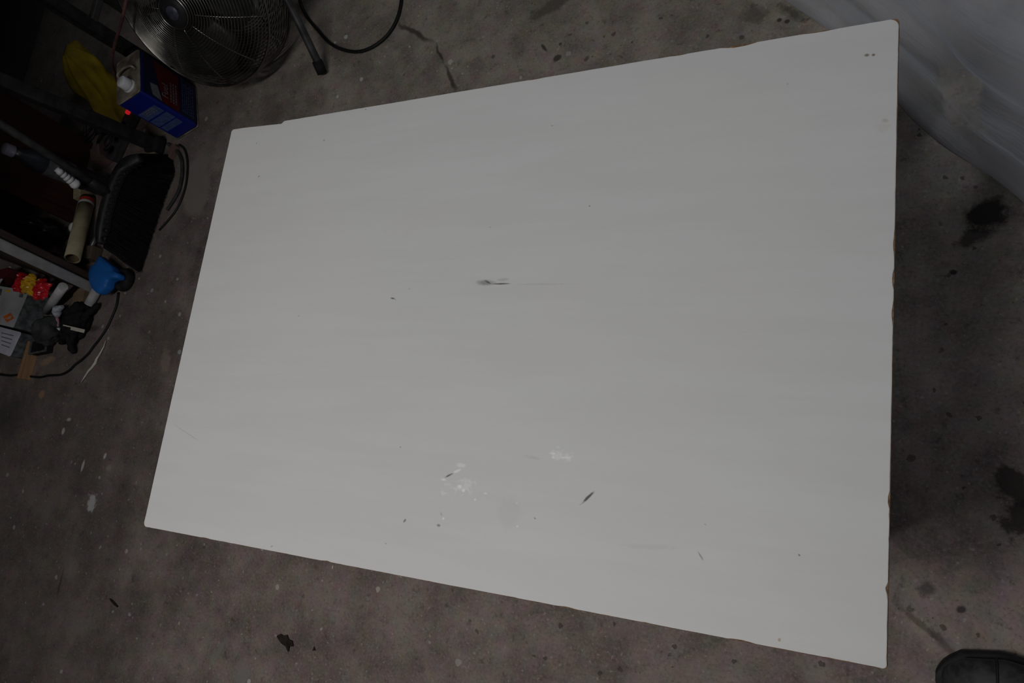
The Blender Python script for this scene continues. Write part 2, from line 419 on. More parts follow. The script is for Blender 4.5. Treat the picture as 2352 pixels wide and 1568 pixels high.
_sa, _sb = P(1815, 0), P(2352, 480)
_sn = Vector(((_sb - _sa).y, -(_sb - _sa).x, 0)).normalized()
_ray = P(2195, 262) - Vector((0, 0, CH))
SHEET_SPOT = Vector((0, 0, CH)) + _ray * (_sa.dot(_sn) / _ray.dot(_sn))
def sheet_material():
    q = NT('milky_plastic')
    t = q.t
    n1 = q.noise(3.2, 5); n3 = q.noise(9, 4); n2 = q.noise(1.0, 5, vec=q.mapped(rot=(0, 0, 0), sc=(3, 3, 16)))
    d = q.n('ShaderNodeBsdfDiffuse'); d.inputs['Color'].default_value = (0.74, 0.76, 0.84, 1)
    tr = q.n('ShaderNodeBsdfTranslucent'); tr.inputs['Color'].default_value = (0.74, 0.77, 0.85, 1)
    tp = q.n('ShaderNodeBsdfTransparent'); tp.inputs['Color'].default_value = (0.93, 0.94, 0.95, 1)
    gl = q.n('ShaderNodeBsdfGlossy'); gl.inputs['Roughness'].default_value = 0.28; gl.inputs['Color'].default_value = (0.8, 0.82, 0.86, 1)
    m1 = q.n('ShaderNodeMixShader'); m1.inputs[0].default_value = 0.45
    bp = q.n('ShaderNodeBump'); bp.inputs['Strength'].default_value = 0.6; bp.inputs['Distance'].default_value = 0.02; q.l(n2, bp.inputs['Height'])
    for sh in (d, tr, gl): q.l(bp.outputs[0], sh.inputs['Normal'])
    q.l(d.outputs[0], m1.inputs[1]); q.l(tr.outputs[0], m1.inputs[2])
    m2 = q.n('ShaderNodeMixShader'); milk = q.rng(q.math('ADD', q.math('MULTIPLY', n1, 0.6), q.math('MULTIPLY', n2, 0.4)), 0.44, 0.62, 0.08, 0.42)
    clear = q.mapped(tuple(SHEET_SPOT), (0, 0, -0.9), (.068, .2, .105), 'TEXTURE')
    ln = q.n('ShaderNodeVectorMath'); ln.operation = 'LENGTH'; q.l(clear, ln.inputs[0])
    sp = q.rng(q.math('ADD', ln.outputs['Value'], q.math('MULTIPLY', q.math('SUBTRACT', n3, 0.5), 2.2)), 1.1, 0.7)
    q.l(q.math('MAXIMUM', milk, q.math('MULTIPLY', sp, 0.70)), m2.inputs[0])
    q.l(m1.outputs[0], m2.inputs[1]); q.l(tp.outputs[0], m2.inputs[2])
    m3 = q.n('ShaderNodeMixShader'); m3.inputs[0].default_value = 0.05
    q.l(m2.outputs[0], m3.inputs[1]); q.l(gl.outputs[0], m3.inputs[2])
    q.l(m3.outputs[0], t.nodes['Material Output'].inputs['Surface'])
    t.nodes.remove(q.b)
    return q.m

M = {}
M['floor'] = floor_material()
M['laminate'] = laminate_material()
M['sheet'] = sheet_material()
M['core'] = plain('particle_board', (0.20, 0.115, 0.06), 0.85, 0, 0.5, 160, 0.4)
M['steel_black'] = plain('black_steel', (0.020, 0.021, 0.023), 0.5, 0.2, 0.4, 40, 0.1, 0.4, ((0.06, 0.06, 0.06), 0.35))
M['steel_grey'] = plain('grey_steel', (0.11, 0.11, 0.115), 0.4, 0.7, 0.3, 25)
M['chrome'] = plain('wire_chrome', (0.34, 0.33, 0.305), 0.30, 1.0, 0.25, 18)
M['blade'] = plain('fan_blade_metal', (0.05, 0.05, 0.052), 0.45, 0.6, 0.3, 14)
M['motor'] = plain('motor_black', (0.012, 0.012, 0.013), 0.6, 0, 0.4, 20)
M['badge'] = plain('badge_blue_grey', (0.07, 0.07, 0.11), 0.4, 0.2, 0.3, 60)
M['rubber'] = plain('black_rubber', (0.014, 0.014, 0.015), 0.75, 0, 0.4, 50, 0.2, 0.25)
M['cord'] = plain('cord_black', (0.010, 0.010, 0.010), 0.55, 0, 0.3, 60, 0, 0.35)
M['cord_dusty'] = plain('cord_dusty', (0.035, 0.036, 0.036), 0.7, 0, 0.4, 40, 0, 0.3)
M['cord_red'] = plain('cord_red', (0.12, 0.055, 0.052), 0.55, 0, 0.3, 40)
M['can_blue'] = plain('can_blue', (0.006, 0.014, 0.20), 0.32, 0.0, 0.12, 20, 0, 0.5)
M['can_navy'] = plain('can_navy', (0.008, 0.010, 0.05), 0.35, 0.0, 0.2, 20, 0, 0.5)
M['can_red'] = plain('can_red', (0.11, 0.006, 0.008), 0.35, 0.0, 0.15, 20, 0, 0.5)
M['can_pale'] = plain('can_print_pale', (0.06, 0.09, 0.24), 0.4, 0, 0.2, 70)
M['can_text'] = plain('can_print_white', (0.17, 0.17, 0.19), 0.4, 0, 0.2, 90)
M['can_top'] = plain('can_top_stained', (0.30, 0.26, 0.21), 0.5, 0.35, 0.35, 30, 0, 0.4, ((0.07, 0.06, 0.045), 0.8))
M['cap_white'] = plain('white_plastic', (0.66, 0.67, 0.70), 0.42, 0, 0.08, 30)
M['cap_grey'] = plain('grey_cap', (0.20, 0.20, 0.25), 0.45, 0, 0.1, 30)
M['yellow'] = plain('yellow_cloth', (0.27, 0.20, 0.012), 0.8, 0, 0.3, 14, 0.2, 0.2, ((0.12, 0.08, 0.01), 0.5))
M['panel_white'] = plain('panel_white_edge', (0.30, 0.30, 0.31), 0.6, 0, 0.12, 30, 0, 0.3, ((0.2, 0.19, 0.18), 0.3))
M['panel_brown'] = wood('panel_dark_brown', (0.030, 0.020, 0.016), (0.055, 0.038, 0.030), 0.6, 2)
M['mahogany'] = wood('mahogany', (0.030, 0.009, 0.006), (0.055, 0.017, 0.010), 0.5, 2)
M['bench_wood'] = wood('bench_wood', (0.07, 0.05, 0.035), (0.12, 0.088, 0.06), 0.75, 1)
M['pine'] = wood('pine', (0.24, 0.135, 0.065), (0.36, 0.21, 0.105), 0.7, 1)
M['card'] = plain('cardboard', (0.20, 0.145, 0.095), 0.85, 0, 0.18, 18, 0.1, 0.2)
M['tube_card'] = plain('cardboard_tube', (0.34, 0.295, 0.19), 0.8, 0, 0.15, 24, 0.1, 0.2)
M['tube_card_in'] = plain('cardboard_inside', (0.15, 0.115, 0.06), 0.9, 0, 0.2, 24)
M['tape_red'] = plain('red_tape', (0.45, 0.03, 0.02), 0.5, 0, 0.15, 20)
M['pipe_white'] = plain('pipe_white', (0.50, 0.49, 0.51), 0.45, 0, 0.15, 30, 0, 0.4, ((0.3, 0.28, 0.27), 0.35))
M['alu'] = plain('aluminium', (0.5, 0.5, 0.52), 0.32, 0.9, 0.15, 20)
M['blue'] = plain('blue_plastic', (0.012, 0.13, 0.46), 0.55, 0, 0.06, 20, 0, 0.35)
M['bristle'] = plain('bristle_black', (0.008, 0.008, 0.009), 0.6, 0, 0.3, 90, 0, 0.3)
M['broom_block'] = plain('broom_plastic', (0.013, 0.014, 0.015), 0.5, 0, 0.3, 40, 0, 0.3, ((0.035, 0.035, 0.035), 0.3))
M['glove'] = plain('black_fabric', (0.012, 0.012, 0.013), 0.85, 0, 0.4, 60, 0.3, 0.2)
M['bag_grey'] = plain('dark_grey_fabric', (0.045, 0.048, 0.047), 0.85, 0, 0.45, 22, 0.3, 0.2)
M['bag_black'] = plain('black_bag', (0.012, 0.012, 0.013), 0.35, 0, 0.3, 30, 0, 0.5)
M['carton'] = plain('grey_carton', (0.40, 0.40, 0.41), 0.7, 0, 0.12, 14, 0, 0.25, ((0.22, 0.22, 0.24), 0.45))
M['carton_shade_print'] = plain('carton_shade_and_print', (0.09, 0.10, 0.105), 0.7, 0, 0.5, 45, 0, 0.25)  # carton sides coloured dark as shade; also serves the small print
M['paper'] = plain('white_paper', (0.58, 0.58, 0.66), 0.7, 0, 0.06, 40, 0, 0.2, ((0.36, 0.34, 0.44), 0.3))
M['orange'] = plain('hazard_orange', (0.62, 0.13, 0.02), 0.55, 0, 0.15, 40)
M['snack_red'] = plain('wrapper_red', (0.50, 0.012, 0.022), 0.3, 0, 0.25, 30, 0, 0.5)
M['snack_yellow'] = plain('wrapper_yellow', (0.62, 0.36, 0.02), 0.3, 0, 0.25, 30, 0, 0.5)
M['book_red'] = plain('dark_red_cover', (0.09, 0.012, 0.016), 0.6, 0, 0.25, 30)
M['pink'] = plain('pink_plastic', (0.42, 0.22, 0.26), 0.5, 0, 0.2, 40)
M['pale_bristle'] = plain('pale_bristle', (0.34, 0.37, 0.42), 0.7, 0, 0.3, 120)
M['ivory'] = plain('ivory_strip', (0.58, 0.54, 0.46), 0.6, 0, 0.12, 40)
M['flake'] = plain('dark_flake', (0.026, 0.017, 0.013), 0.7, 0, 0.3, 80, 0.3)
M['bottle_dark'] = plain('dark_bottle', (0.018, 0.022, 0.030), 0.35, 0, 0.25, 20, 0, 0.5)
M['bottle_label'] = plain('grey_label', (0.09, 0.09, 0.10), 0.6, 0, 0.3, 50)
M['pink_card'] = plain('pinkish_card', (0.13, 0.078, 0.066), 0.8, 0, 0.2, 20)
M['shoe_upper'] = plain('black_leather', (0.030, 0.030, 0.031), 0.55, 0, 0.5, 60, 0.35, 0.4, ((0.10, 0.095, 0.09), 0.5))
M['shoe_sole'] = plain('shoe_rubber', (0.014, 0.014, 0.015), 0.65, 0, 0.3, 60, 0.2, 0.35)
M['wall'] = plain('dark_wall', (0.045, 0.040, 0.036), 0.85, 0, 0.3, 6)
M['wall_grey'] = plain('grey_wall', (0.16, 0.155, 0.15), 0.85, 0, 0.2, 5)
M['ceiling'] = plain('ceiling_paint', (0.20, 0.195, 0.19), 0.85, 0, 0.2, 4)
M['lamp_metal'] = plain('lamp_metal', (0.6, 0.6, 0.6), 0.4, 0, 0.1, 20)
def glow(name, col, strength):
    q = NT(name); q.b.inputs['Emission Color'].default_value = (*col, 1); q.b.inputs['Emission Strength'].default_value = strength
    nz = q.noise(20); return q.fin(q.mix(nz, [c * .9 for c in col], col), 0.4)
M['led'] = glow('lit_red_switch', (1.0, 0.02, 0.03), 0.30)

# ------------------------------------------------------------------ the room
X0, X1, Y0, Y1, ZC = -3.45, 2.4, -2.8, 3.2, 2.72
def slab(name, c, s, mat):
    return struct(box(name, c, s, mat))
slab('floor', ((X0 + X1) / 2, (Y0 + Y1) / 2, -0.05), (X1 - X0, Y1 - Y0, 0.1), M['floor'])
bpy.data.objects['floor'].data.transform(Matrix.Identity(4))
slab('wall_left', (X0 - 0.06, (Y0 + Y1) / 2, ZC / 2), (0.12, Y1 - Y0, ZC), M['wall'])
slab('wall_back', ((X0 + X1) / 2, Y1 + 0.06, ZC / 2), (X1 - X0, 0.12, ZC), M['wall_grey'])
slab('wall_right', (X1 + 0.06, (Y0 + Y1) / 2, ZC / 2), (0.12, Y1 - Y0, ZC), M['wall_grey'])
slab('wall_front', ((X0 + X1) / 2, Y0 - 0.06, ZC / 2), (X1 - X0, 0.12, ZC), M['wall_grey'])
slab('ceiling', ((X0 + X1) / 2, (Y0 + Y1) / 2, ZC + 0.05), (X1 - X0, Y1 - Y0, 0.1), M['ceiling'])

# ------------------------------------------------------------------ ceiling lamps and an added fill light
lamp_says = ['warm strip lamp on the ceiling above the white board', 'cool strip lamp on the ceiling behind the plastic sheet', 'added cool fill light on the ceiling behind the shoe']
for (x, y, z, L, rz, watts, col), says in zip(LAMPS, lamp_says):
    e = tag(empty('strip_lamp', (x, y, z), rz), says, 'lamp', 'ceiling strip lamps')
    box('housing', (0, 0, 0.11), (L + 0.08, 0.16, 0.10), M['lamp_metal'], e, bev=0.01)
    gm = glow('tube_glow', col, 2.0)
    for s in (-0.04, 0.04):
        tube('tube', [(-L / 2, s, 0.035), (L / 2, s, 0.035)], 0.013, gm, e)
    ld = bpy.data.lights.new('strip_light', 'AREA'); ld.shape = 'RECTANGLE'; ld.size = L; ld.size_y = 0.12
    ld.energy = watts; ld.color = col
    lo = bpy.data.objects.new('strip_light', ld); COL.objects.link(lo); lo.parent = e; lo.location = (0, 0, 0.012)

# ------------------------------------------------------------------ the board on its trestle table
TZ = 0.72
TX0, TX1, TY0, TY1 = -1.1284, -0.0172, -0.1088, 0.6181
def outline(inset, rad, jit, chips, seed):
    rnd = random.Random(seed)
    x0, x1, y0, y1 = TX0 + inset, TX1 - inset, TY0 + inset, TY1 - inset
    cs = [((x1 - rad[0], y1 - rad[0]), 0, rad[0]), ((x0 + rad[1], y1 - rad[1]), PI / 2, rad[1]),
          ((x0 + rad[2], y0 + rad[2]), PI, rad[2]), ((x1 - rad[3], y0 + rad[3]), 1.5 * PI, rad[3])]
    pts = []
    nrm = [Vector((0, 1)), Vector((-1, 0)), Vector((0, -1)), Vector((1, 0))]
    for i, ((cx, cy), a0, r) in enumerate(cs):
        for k in range(7):
            a = a0 + PI / 2 * k / 6
            pts.append((Vector((cx + r * math.cos(a), cy + r * math.sin(a))), None))
        nx = cs[(i + 1) % 4]; a = a0 + PI / 2
        st = pts[-1][0]; en = Vector((nx[0][0] + nx[2] * math.cos(a), nx[0][1] + nx[2] * math.sin(a)))
        n = int((en - st).length / 0.006)
        for k in range(1, n): pts.append((st.lerp(en, k / n), nrm[i]))
    out = []
    for p, nn in pts:
        if nn is not None:
            d = jit * (0.5 + 0.5 * noise.noise(Vector((p.x * 45, p.y * 45, seed)))) + jit * 1.6 * max(0, noise.noise(Vector((p.x * 160, p.y * 160, seed))) - 0.25)
            for cx, cy, r, dep in chips:
                q = (Vector((cx, cy)) - p).length / r
                if q < 1: d += dep * (1 - q * q)
            p = p - nn * d
        out.append((p.x, p.y))
    return out
def chip(px, py, r, d):
    p = P(px, py, TZ); return (p.x, p.y, r, d)
table = tag(empty('work_table', ((TX0 + TX1) / 2, (TY0 + TY1) / 2, 0)), 'large white laminate board laid out as a table top, scratched, with chipped brown edges', 'table')
inv = Matrix.Translation((-(TX0 + TX1) / 2, -(TY0 + TY1) / 2, 0))
def into_table(o):
    o.parent = table; o.matrix_parent_inverse = inv
    return o
chips = [chip(1700, 97, .022, .0030), chip(2055, 560, .012, .0012), chip(2054, 640, .012, .0016), chip(2050, 720, .012, .0014), chip(2045, 1150, .008, .0016), chip(2042, 1355, .005, .0025),
         chip(1880, 68, .02, .0010), chip(1230, 180, .012, .0006), chip(470, 1237, .01, .0008), chip(750, 1287, .008, .0010), chip(1300, 1395, .012, .0010), chip(1700, 1473, .014, .0012), chip(1560, 118, .012, .0010)]
lam = outline(0.0005, (.011, .006, .008, .004), 0.0005, chips, 3.7)
# the dent beside the far corner, where the core has broken away too
def dent(poly):
    a = P(650, 278, TZ)
    out = []
    for x, y in poly:
        if y > TY1 - 0.02 and x < a.x: y -= 0.0048 * max(0, 1 - (a.x - x) / 0.10)
        out.append((x, y))
    return out
lam = dent(lam)
core = dent(outline(0.0, (.005, .006, .006, .003), 0.0004, [], 9.1))
into_table(prism('laminate_face', lam, TZ - 0.0012, TZ, M['laminate'], bev=0.0004))
o = into_table(prism('particle_board_core', core, TZ - 0.019, TZ - 0.0012, M['core'])); o['label'] = 'brown particle board edge'
for y in (TY0 + 0.10, TY1 - 0.10):
    into_table(box('rail', ((TX0 + TX1) / 2, y, TZ - 0.019 - 0.035), (TX1 - TX0 - 0.26, 0.035, 0.07), M['bench_wood'], bev=0.003))
for x in (TX0 + 0.16, TX1 - 0.16):
    into_table(box('cross_rail', (x, (TY0 + TY1) / 2, TZ - 0.019 - 0.035), (0.035, TY1 - TY0 - 0.235, 0.07), M['bench_wood'], bev=0.003))
    for y in (TY0 + 0.10, TY1 - 0.10):
        into_table(box('leg', (x, y, (TZ - 0.019 - 0.07) / 2), (0.05, 0.05, TZ - 0.019 - 0.07), M['bench_wood'], bev=0.004))

# ------------------------------------------------------------------ plastic sheet hanging to the floor
def plastic_sheet():
    a = P(1815, 0); b = P(2352, 480)
    d = (b - a).normalized(); nrm = Vector((d.y, -d.x, 0))       # towards the far side
    if nrm.x < 0: nrm = -nrm
    st = a - d * 0.75; L = 0.75 + (b - a).length + 1.0
    NU, NV, HT = 190, 130, ZC - 0.01
    v = []
    for j in range(NV + 1):
        t = (j / NV) ** 1.7; z = 0.002 + t * HT
        for i in range(NU + 1):
            u = L * i / NU
            s = 0.016 * math.sin(u * 9 + 0.6 * math.sin(u * 4)) * (0.35 + min(1, z * 1.2))
            s += 0.034 * noise.noise(Vector((u * 1.3, z * 8.5, 2.2))) + 0.020 * noise.noise(Vector((u * 2.4 + z * 2, z * 19, 6.6)))
            s += 0.016 * (0.5 - abs(noise.noise(Vector((u * 6, z * 1.1, 9.3))))) * min(1, z * 4)
            s += 0.035 * math.exp(-((z - 0.0) / 0.03) ** 2) * (0.4 + 0.6 * noise.noise(Vector((u * 4, 0, 4.4)))) * -1
            uu = u + 0.006 * noise.noise(Vector((u * 5, z * 5, 1.0)))
            q = st + d * uu + nrm * (s + 0.012)
            v.append((q.x, q.y, z))
    f = [(j * (NU + 1) + i, j * (NU + 1) + i + 1, (j + 1) * (NU + 1) + i + 1, (j + 1) * (NU + 1) + i) for j in range(NV) for i in range(NU)]
    o = from_py('plastic_sheet', v, f, M['sheet'], None, True)
    return tag(o, 'milky translucent plastic sheet hanging in wrinkles down to the concrete floor', 'plastic sheet')
plastic_sheet()

# ------------------------------------------------------------------ the bench the clutter stands under
BX, BZ = -2.38, 0.84
bench = tag(empty('workbench', (-2.9, 1.5, 0)), 'workbench with black steel posts and a white edged side panel, clutter beneath', 'workbench')
binv = Matrix.Translation((2.9, -1.5, 0))
def into(o, parent, inv):
    o.parent = parent; o.matrix_parent_inverse = inv; return o
into(box('bench_top', (-2.82, 1.55, BZ + 0.02), (1.2, 2.1, 0.04), M['bench_wood'], bev=0.004), bench, binv)
def post(p0, p1, w, t, mat=None):
    p0 = Vector(p0); p1 = Vector(p1); d = p1 - p0
    m = axis_mtx((p0 + p1) / 2, d, (0, 1, 0)).to_3x3()
    return into(box('post', (p0 + p1) / 2, (t, w, d.length), mat or M['steel_black'], rot=m, bev=0.004), bench, binv)
post((-2.41, 1.10, 0.0), (-2.41, 1.005, BZ), 0.042, 0.042)
post((-2.37, 1.35, 0.0), (-2.35, 1.32, BZ), 0.040, 0.040)
post((-2.33, 1.46, 0.0), (-2.33, 1.43, BZ), 0.035, 0.035)
into(box('brace', (-2.345, 1.39, 0.37), (0.022, 0.08, 0.022), M['steel_grey'], bev=0.003), bench, binv)
post((-3.32, 0.60, 0), (-3.32, 0.60, BZ), 0.045, 0.045)
post((-3.32, 2.45, 0), (-3.32, 2.45, BZ), 0.045, 0.045)
post((-2.42, 2.45, 0), (-2.42, 2.45, BZ), 0.045, 0.045)
for o in [c for c in bench.children if c.name.startswith('post')][:1]:
    pass
# foot shoe of the front post
f0 = into(box('post_foot', (-2.405, 1.095, 0.022), (0.062, 0.062, 0.044), M['rubber'], bev=0.012), bench, binv)
# side panel: pale edge with a dark brown board against it
def lean_box(name, x0, x1, ya, yb, yt, zt, mat, sl=0.0):
    k = (x1 + 2.57) * -sl; k0 = (x0 + 2.57) * -sl       # the board runs back at an angle
    v = [(x0, ya + k0, 0), (x1, ya + k, 0), (x1, yb + k, 0), (x0, yb + k0, 0), (x0, ya + yt + k0, zt), (x1, ya + yt + k, zt), (x1, yb + yt + k, zt), (x0, yb + yt + k0, zt)]
    f = [(3, 2, 1, 0), (4, 5, 6, 7), (0, 1, 5, 4), (1, 2, 6, 5), (2, 3, 7, 6), (3, 0, 4, 7)]
    bm = bmesh.new(); vs_ = [bm.verts.new(q) for q in v]
    for q in f: bm.faces.new([vs_[k] for k in q])
    bmesh.ops.recalc_face_normals(bm, faces=bm.faces)
    bmesh.ops.bevel(bm, geom=list(bm.edges), offset=0.0025, segments=2, affect='EDGES')
    return from_bm(name, bm, mat)
o = into(lean_box('side_panel', -3.25, -2.575, 0.548, 0.580, 0.105, BZ, M['panel_brown'], .24), bench, binv)
e = into(lean_box('edge_strip', -2.575, -2.570, 0.546, 0.582, 0.105, BZ, M['panel_white'], .24), bench, binv); e['label'] = 'pale grey edge strip'
o = into(lean_box('brown_board', -3.25, -2.585, 0.584, 0.612, 0.105, BZ, M['panel_brown'], .24), bench, binv)

# reddish brown panel standing inside
pan = tag(lean_box('leaning_board', -2.835, -2.818, 0.835, 1.165, 0.05, 0.72, M['mahogany']), 'reddish brown wooden panel standing upright under the bench behind the broom handle', 'board')

# ------------------------------------------------------------------ floor fan
def fan():
    C = Vector((-1.972, 1.418, 0.278)); w = Vector((0.10, -0.81, 0.57)).normalized()
    e = tag(empty('floor_fan', (C.x, C.y, 0)), 'round metal floor fan with wire cage tilted upward on a tubular stand', 'fan')
    inv = Matrix.Translation((-C.x, -C.y, 0)); m = axis_mtx(C, w)
    R = 0.262
    def ring_mesh(r, wr, seg=72, ws=5):
        bm = bmesh.new(); rg = []
        for k in range(seg):
            a = 2 * PI * k / seg
            rg.append([bm.verts.new(((r + wr * math.cos(2 * PI * j / ws)) * math.cos(a), (r + wr * math.cos(2 * PI * j / ws)) * math.sin(a), wr * math.sin(2 * PI * j / ws))) for j in range(ws)])
        for k in range(seg):
            A, B = rg[k], rg[(k + 1) % seg]
            for j in range(ws): bm.faces.new((A[j], B[j], B[(j + 1) % ws], A[(j + 1) % ws]))
        return bm
    def ring(name, r, z, wr, parent, mat):
        bm = ring_mesh(r, wr); bmesh.ops.transform(bm, matrix=m @ Matrix.Translation((0, 0, z)), verts=bm.verts)
        return into(from_bm(name, bm, mat, None, True), parent, inv if parent is e else Matrix.Identity(4))
    def front(r): return 0.055 + 0.085 * (1 - (r / R) ** 2.4)
    def back(r): return -0.075 - 0.075 * (1 - (r / R) ** 2.4)
    def ring_list(fun): return [(0.052 + (R - 0.052) * (k / 25), fun(0.052 + (R - 0.052) * (k / 25))) for k in range(26)]
    # rims
    gf = ring('front_grille', R, 0.055, 0.0042, e, M['chrome'])
    gb = ring('back_grille', R, -0.075, 0.0042, e, M['steel_grey'])
    def sub(o, parent):
        o.parent = parent; o.matrix_parent_inverse = Matrix.Identity(4); return o
    for g, fun in ((gf, front), (gb, back)):
        for r, z in ring_list(fun)[:-1]:
            bm = ring_mesh(r, 0.0015); bmesh.ops.transform(bm, matrix=m @ Matrix.Translation((0, 0, z)), verts=bm.verts)
            sub(from_bm('wire_ring', bm, M['chrome'] if g is gf else M['blade'], None, True), g)
        for k in range(10):
            a = 2 * PI * (k + 0.3) / 10; dr = Vector((math.cos(a), math.sin(a), 0))
            pts = [m @ (dr * r + Vector((0, 0, fun(r) - 0.003 * (1 if fun is front else -1)))) for r in [0.045 + (R - 0.045) * i / 9 for i in range(10)]]
            sub(tube('spoke', pts, 0.0019, M['chrome'] if g is gf else M['blade'], None, 6), g)
    for k in range(7):
        z = 0.055 - 0.13 * (k + 1) / 8
        ring('side_wire', R + 0.001, z, 0.0015, e, M['chrome'])
    for k in range(10):
        a = 2 * PI * (k + 0.3) / 10; dr = Vector((math.cos(a), math.sin(a), 0))
        into(tube('side_spoke', [m @ (dr * (R - 0.002) + Vector((0, 0, 0.055))), m @ (dr * (R - 0.002) + Vector((0, 0, -0.075)))], 0.0019, M['chrome'], None, 6), e, inv)
    hub = into(lathe('hub_badge', [(0, .150), (.030, .149), (.038, .146), (.042, .141), (.046, .143), (.050, .140), (.050, .132), (0, .130)], M['motor'], None, 32, m), e, inv)
    for (bx, by, br_) in ((0.0, 0.0, .022),):
        into(lathe('badge_mark', [(br_, .1485), (br_ * .9, .1508), (0, .1512)], M['badge'], None, 12, m @ Matrix.Translation((bx, by, 0))), e, inv)
    hr = ring('hub_rim', 0.047, 0.144, 0.0035, e, M['chrome'])
    into(lathe('motor', [(0, -.005), (.06, -.005), (.07, -.02), (.07, -.12), (.05, -.14), (0, -.14)], M['motor'], None, 28, m), e, inv)
    into(lathe('blade_hub', [(0, .06), (.03, .06), (.045, .045), (.045, .0), (0, .0)], M['blade'], None, 24, m), e, inv)
    for b in range(3):
        bm = bmesh.new(); G = []
        for i in range(9):
            r = 0.04 + 0.205 * i / 8; half = 0.42 + 0.42 * math.sin(PI * min(1, i / 7)) * 1.0
            row = []
            for j in range(9):
                s = (j / 8 - 0.5) * 2; a = 2 * PI * b / 3 + s * half
                row.append(bm.verts.new((r * math.cos(a), r * math.sin(a), 0.03 - 0.045 * s * (0.5 + 0.5 * r / 0.25))))
            G.append(row)
        for i in range(8):
            for j in range(8): bm.faces.new((G[i][j], G[i + 1][j], G[i + 1][j + 1], G[i][j + 1]))
        bmesh.ops.transform(bm, matrix=m, verts=bm.verts)
        o = into(from_bm('blade', bm, M['blade'], None, True), e, inv)
        sm = o.modifiers.new('thick', 'SOLIDIFY'); sm.thickness = 0.0016
    # tubular stand
    sx = m.to_3x3().col[0].copy()
    if sx.x < 0: sx = -sx
    for s in (1, -1):
        piv = C + sx * s * (R + 0.014)
        foot = Vector((-1.67, 1.268, 0.016)) if s > 0 else Vector((C.x - 0.225, 1.50, 0.016))
        rear = Vector((C.x + s * 0.30, 1.80, 0.016)) if s > 0 else Vector((C.x - 0.24, 1.84, 0.016))
        top = piv + Vector((s * 0.012, 0.01, 0.015))
        pts = smooth_path([foot, foot.lerp(top, 0.5) + Vector((s * 0.004, 0, 0)), foot.lerp(top, 0.92), top + Vector((0, 0.04, 0.02)), top.lerp(rear, 0.12), top.lerp(rear, 0.6), rear], 7)
        into(tube('stand_leg', pts, 0.0125, M['steel_grey'], None, 12), e, inv)
        into(tube('pivot_bolt', [piv - sx * s * 0.01, piv + sx * s * 0.035], 0.009, M['chrome'], None, 10), e, inv)
        for q in (foot, rear):
            d = (top - q).normalized()
            into(tube('rubber_foot', [q - d * 0.010 + Vector((0, 0, 0.006)), q + d * 0.035], 0.0165, M['rubber'], None, 12), e, inv)
    a = Vector((C.x - 0.24, 1.84, 0.016)); b = Vector((C.x + 0.30, 1.80, 0.016))
    into(tube('stand_bar', [a, b], 0.0115, M['steel_grey'], None, 10), e, inv)
    # mains lead leaving the motor
fan()
z = 0.006
pts = smooth_path([P(672, -70, .10), P(690, 5, .03), P(705, 38, z), P(735, 75, z), P(762, 102, z), P(795, 116, z), P(828, 118, z), P(862, 104, z), P(890, 80, z), P(910, 48, z), P(921, 8, z), P(922, -40, z), P(910, -110, z)], 8)
tag(tube('mains_lead', pts, 0.0055, M['cord'], None, 8), 'black mains lead looping over the floor beside the fan leg', 'cord')
pts = smooth_path([P(300, -60, .48), P(286, 20, .43), P(276, 60, .385), P(264, 100, .33), P(257, 140, .265), P(263, 170, .20), P(274, 196, .13), P(290, 222, .05), P(310, 240, .012), P(330, 235, .012)], 6)
tag(tube('red_cable', pts, 0.0052, M['cord_red'], None, 8), 'thin dull red cable hanging down beside the metal can', 'cord')

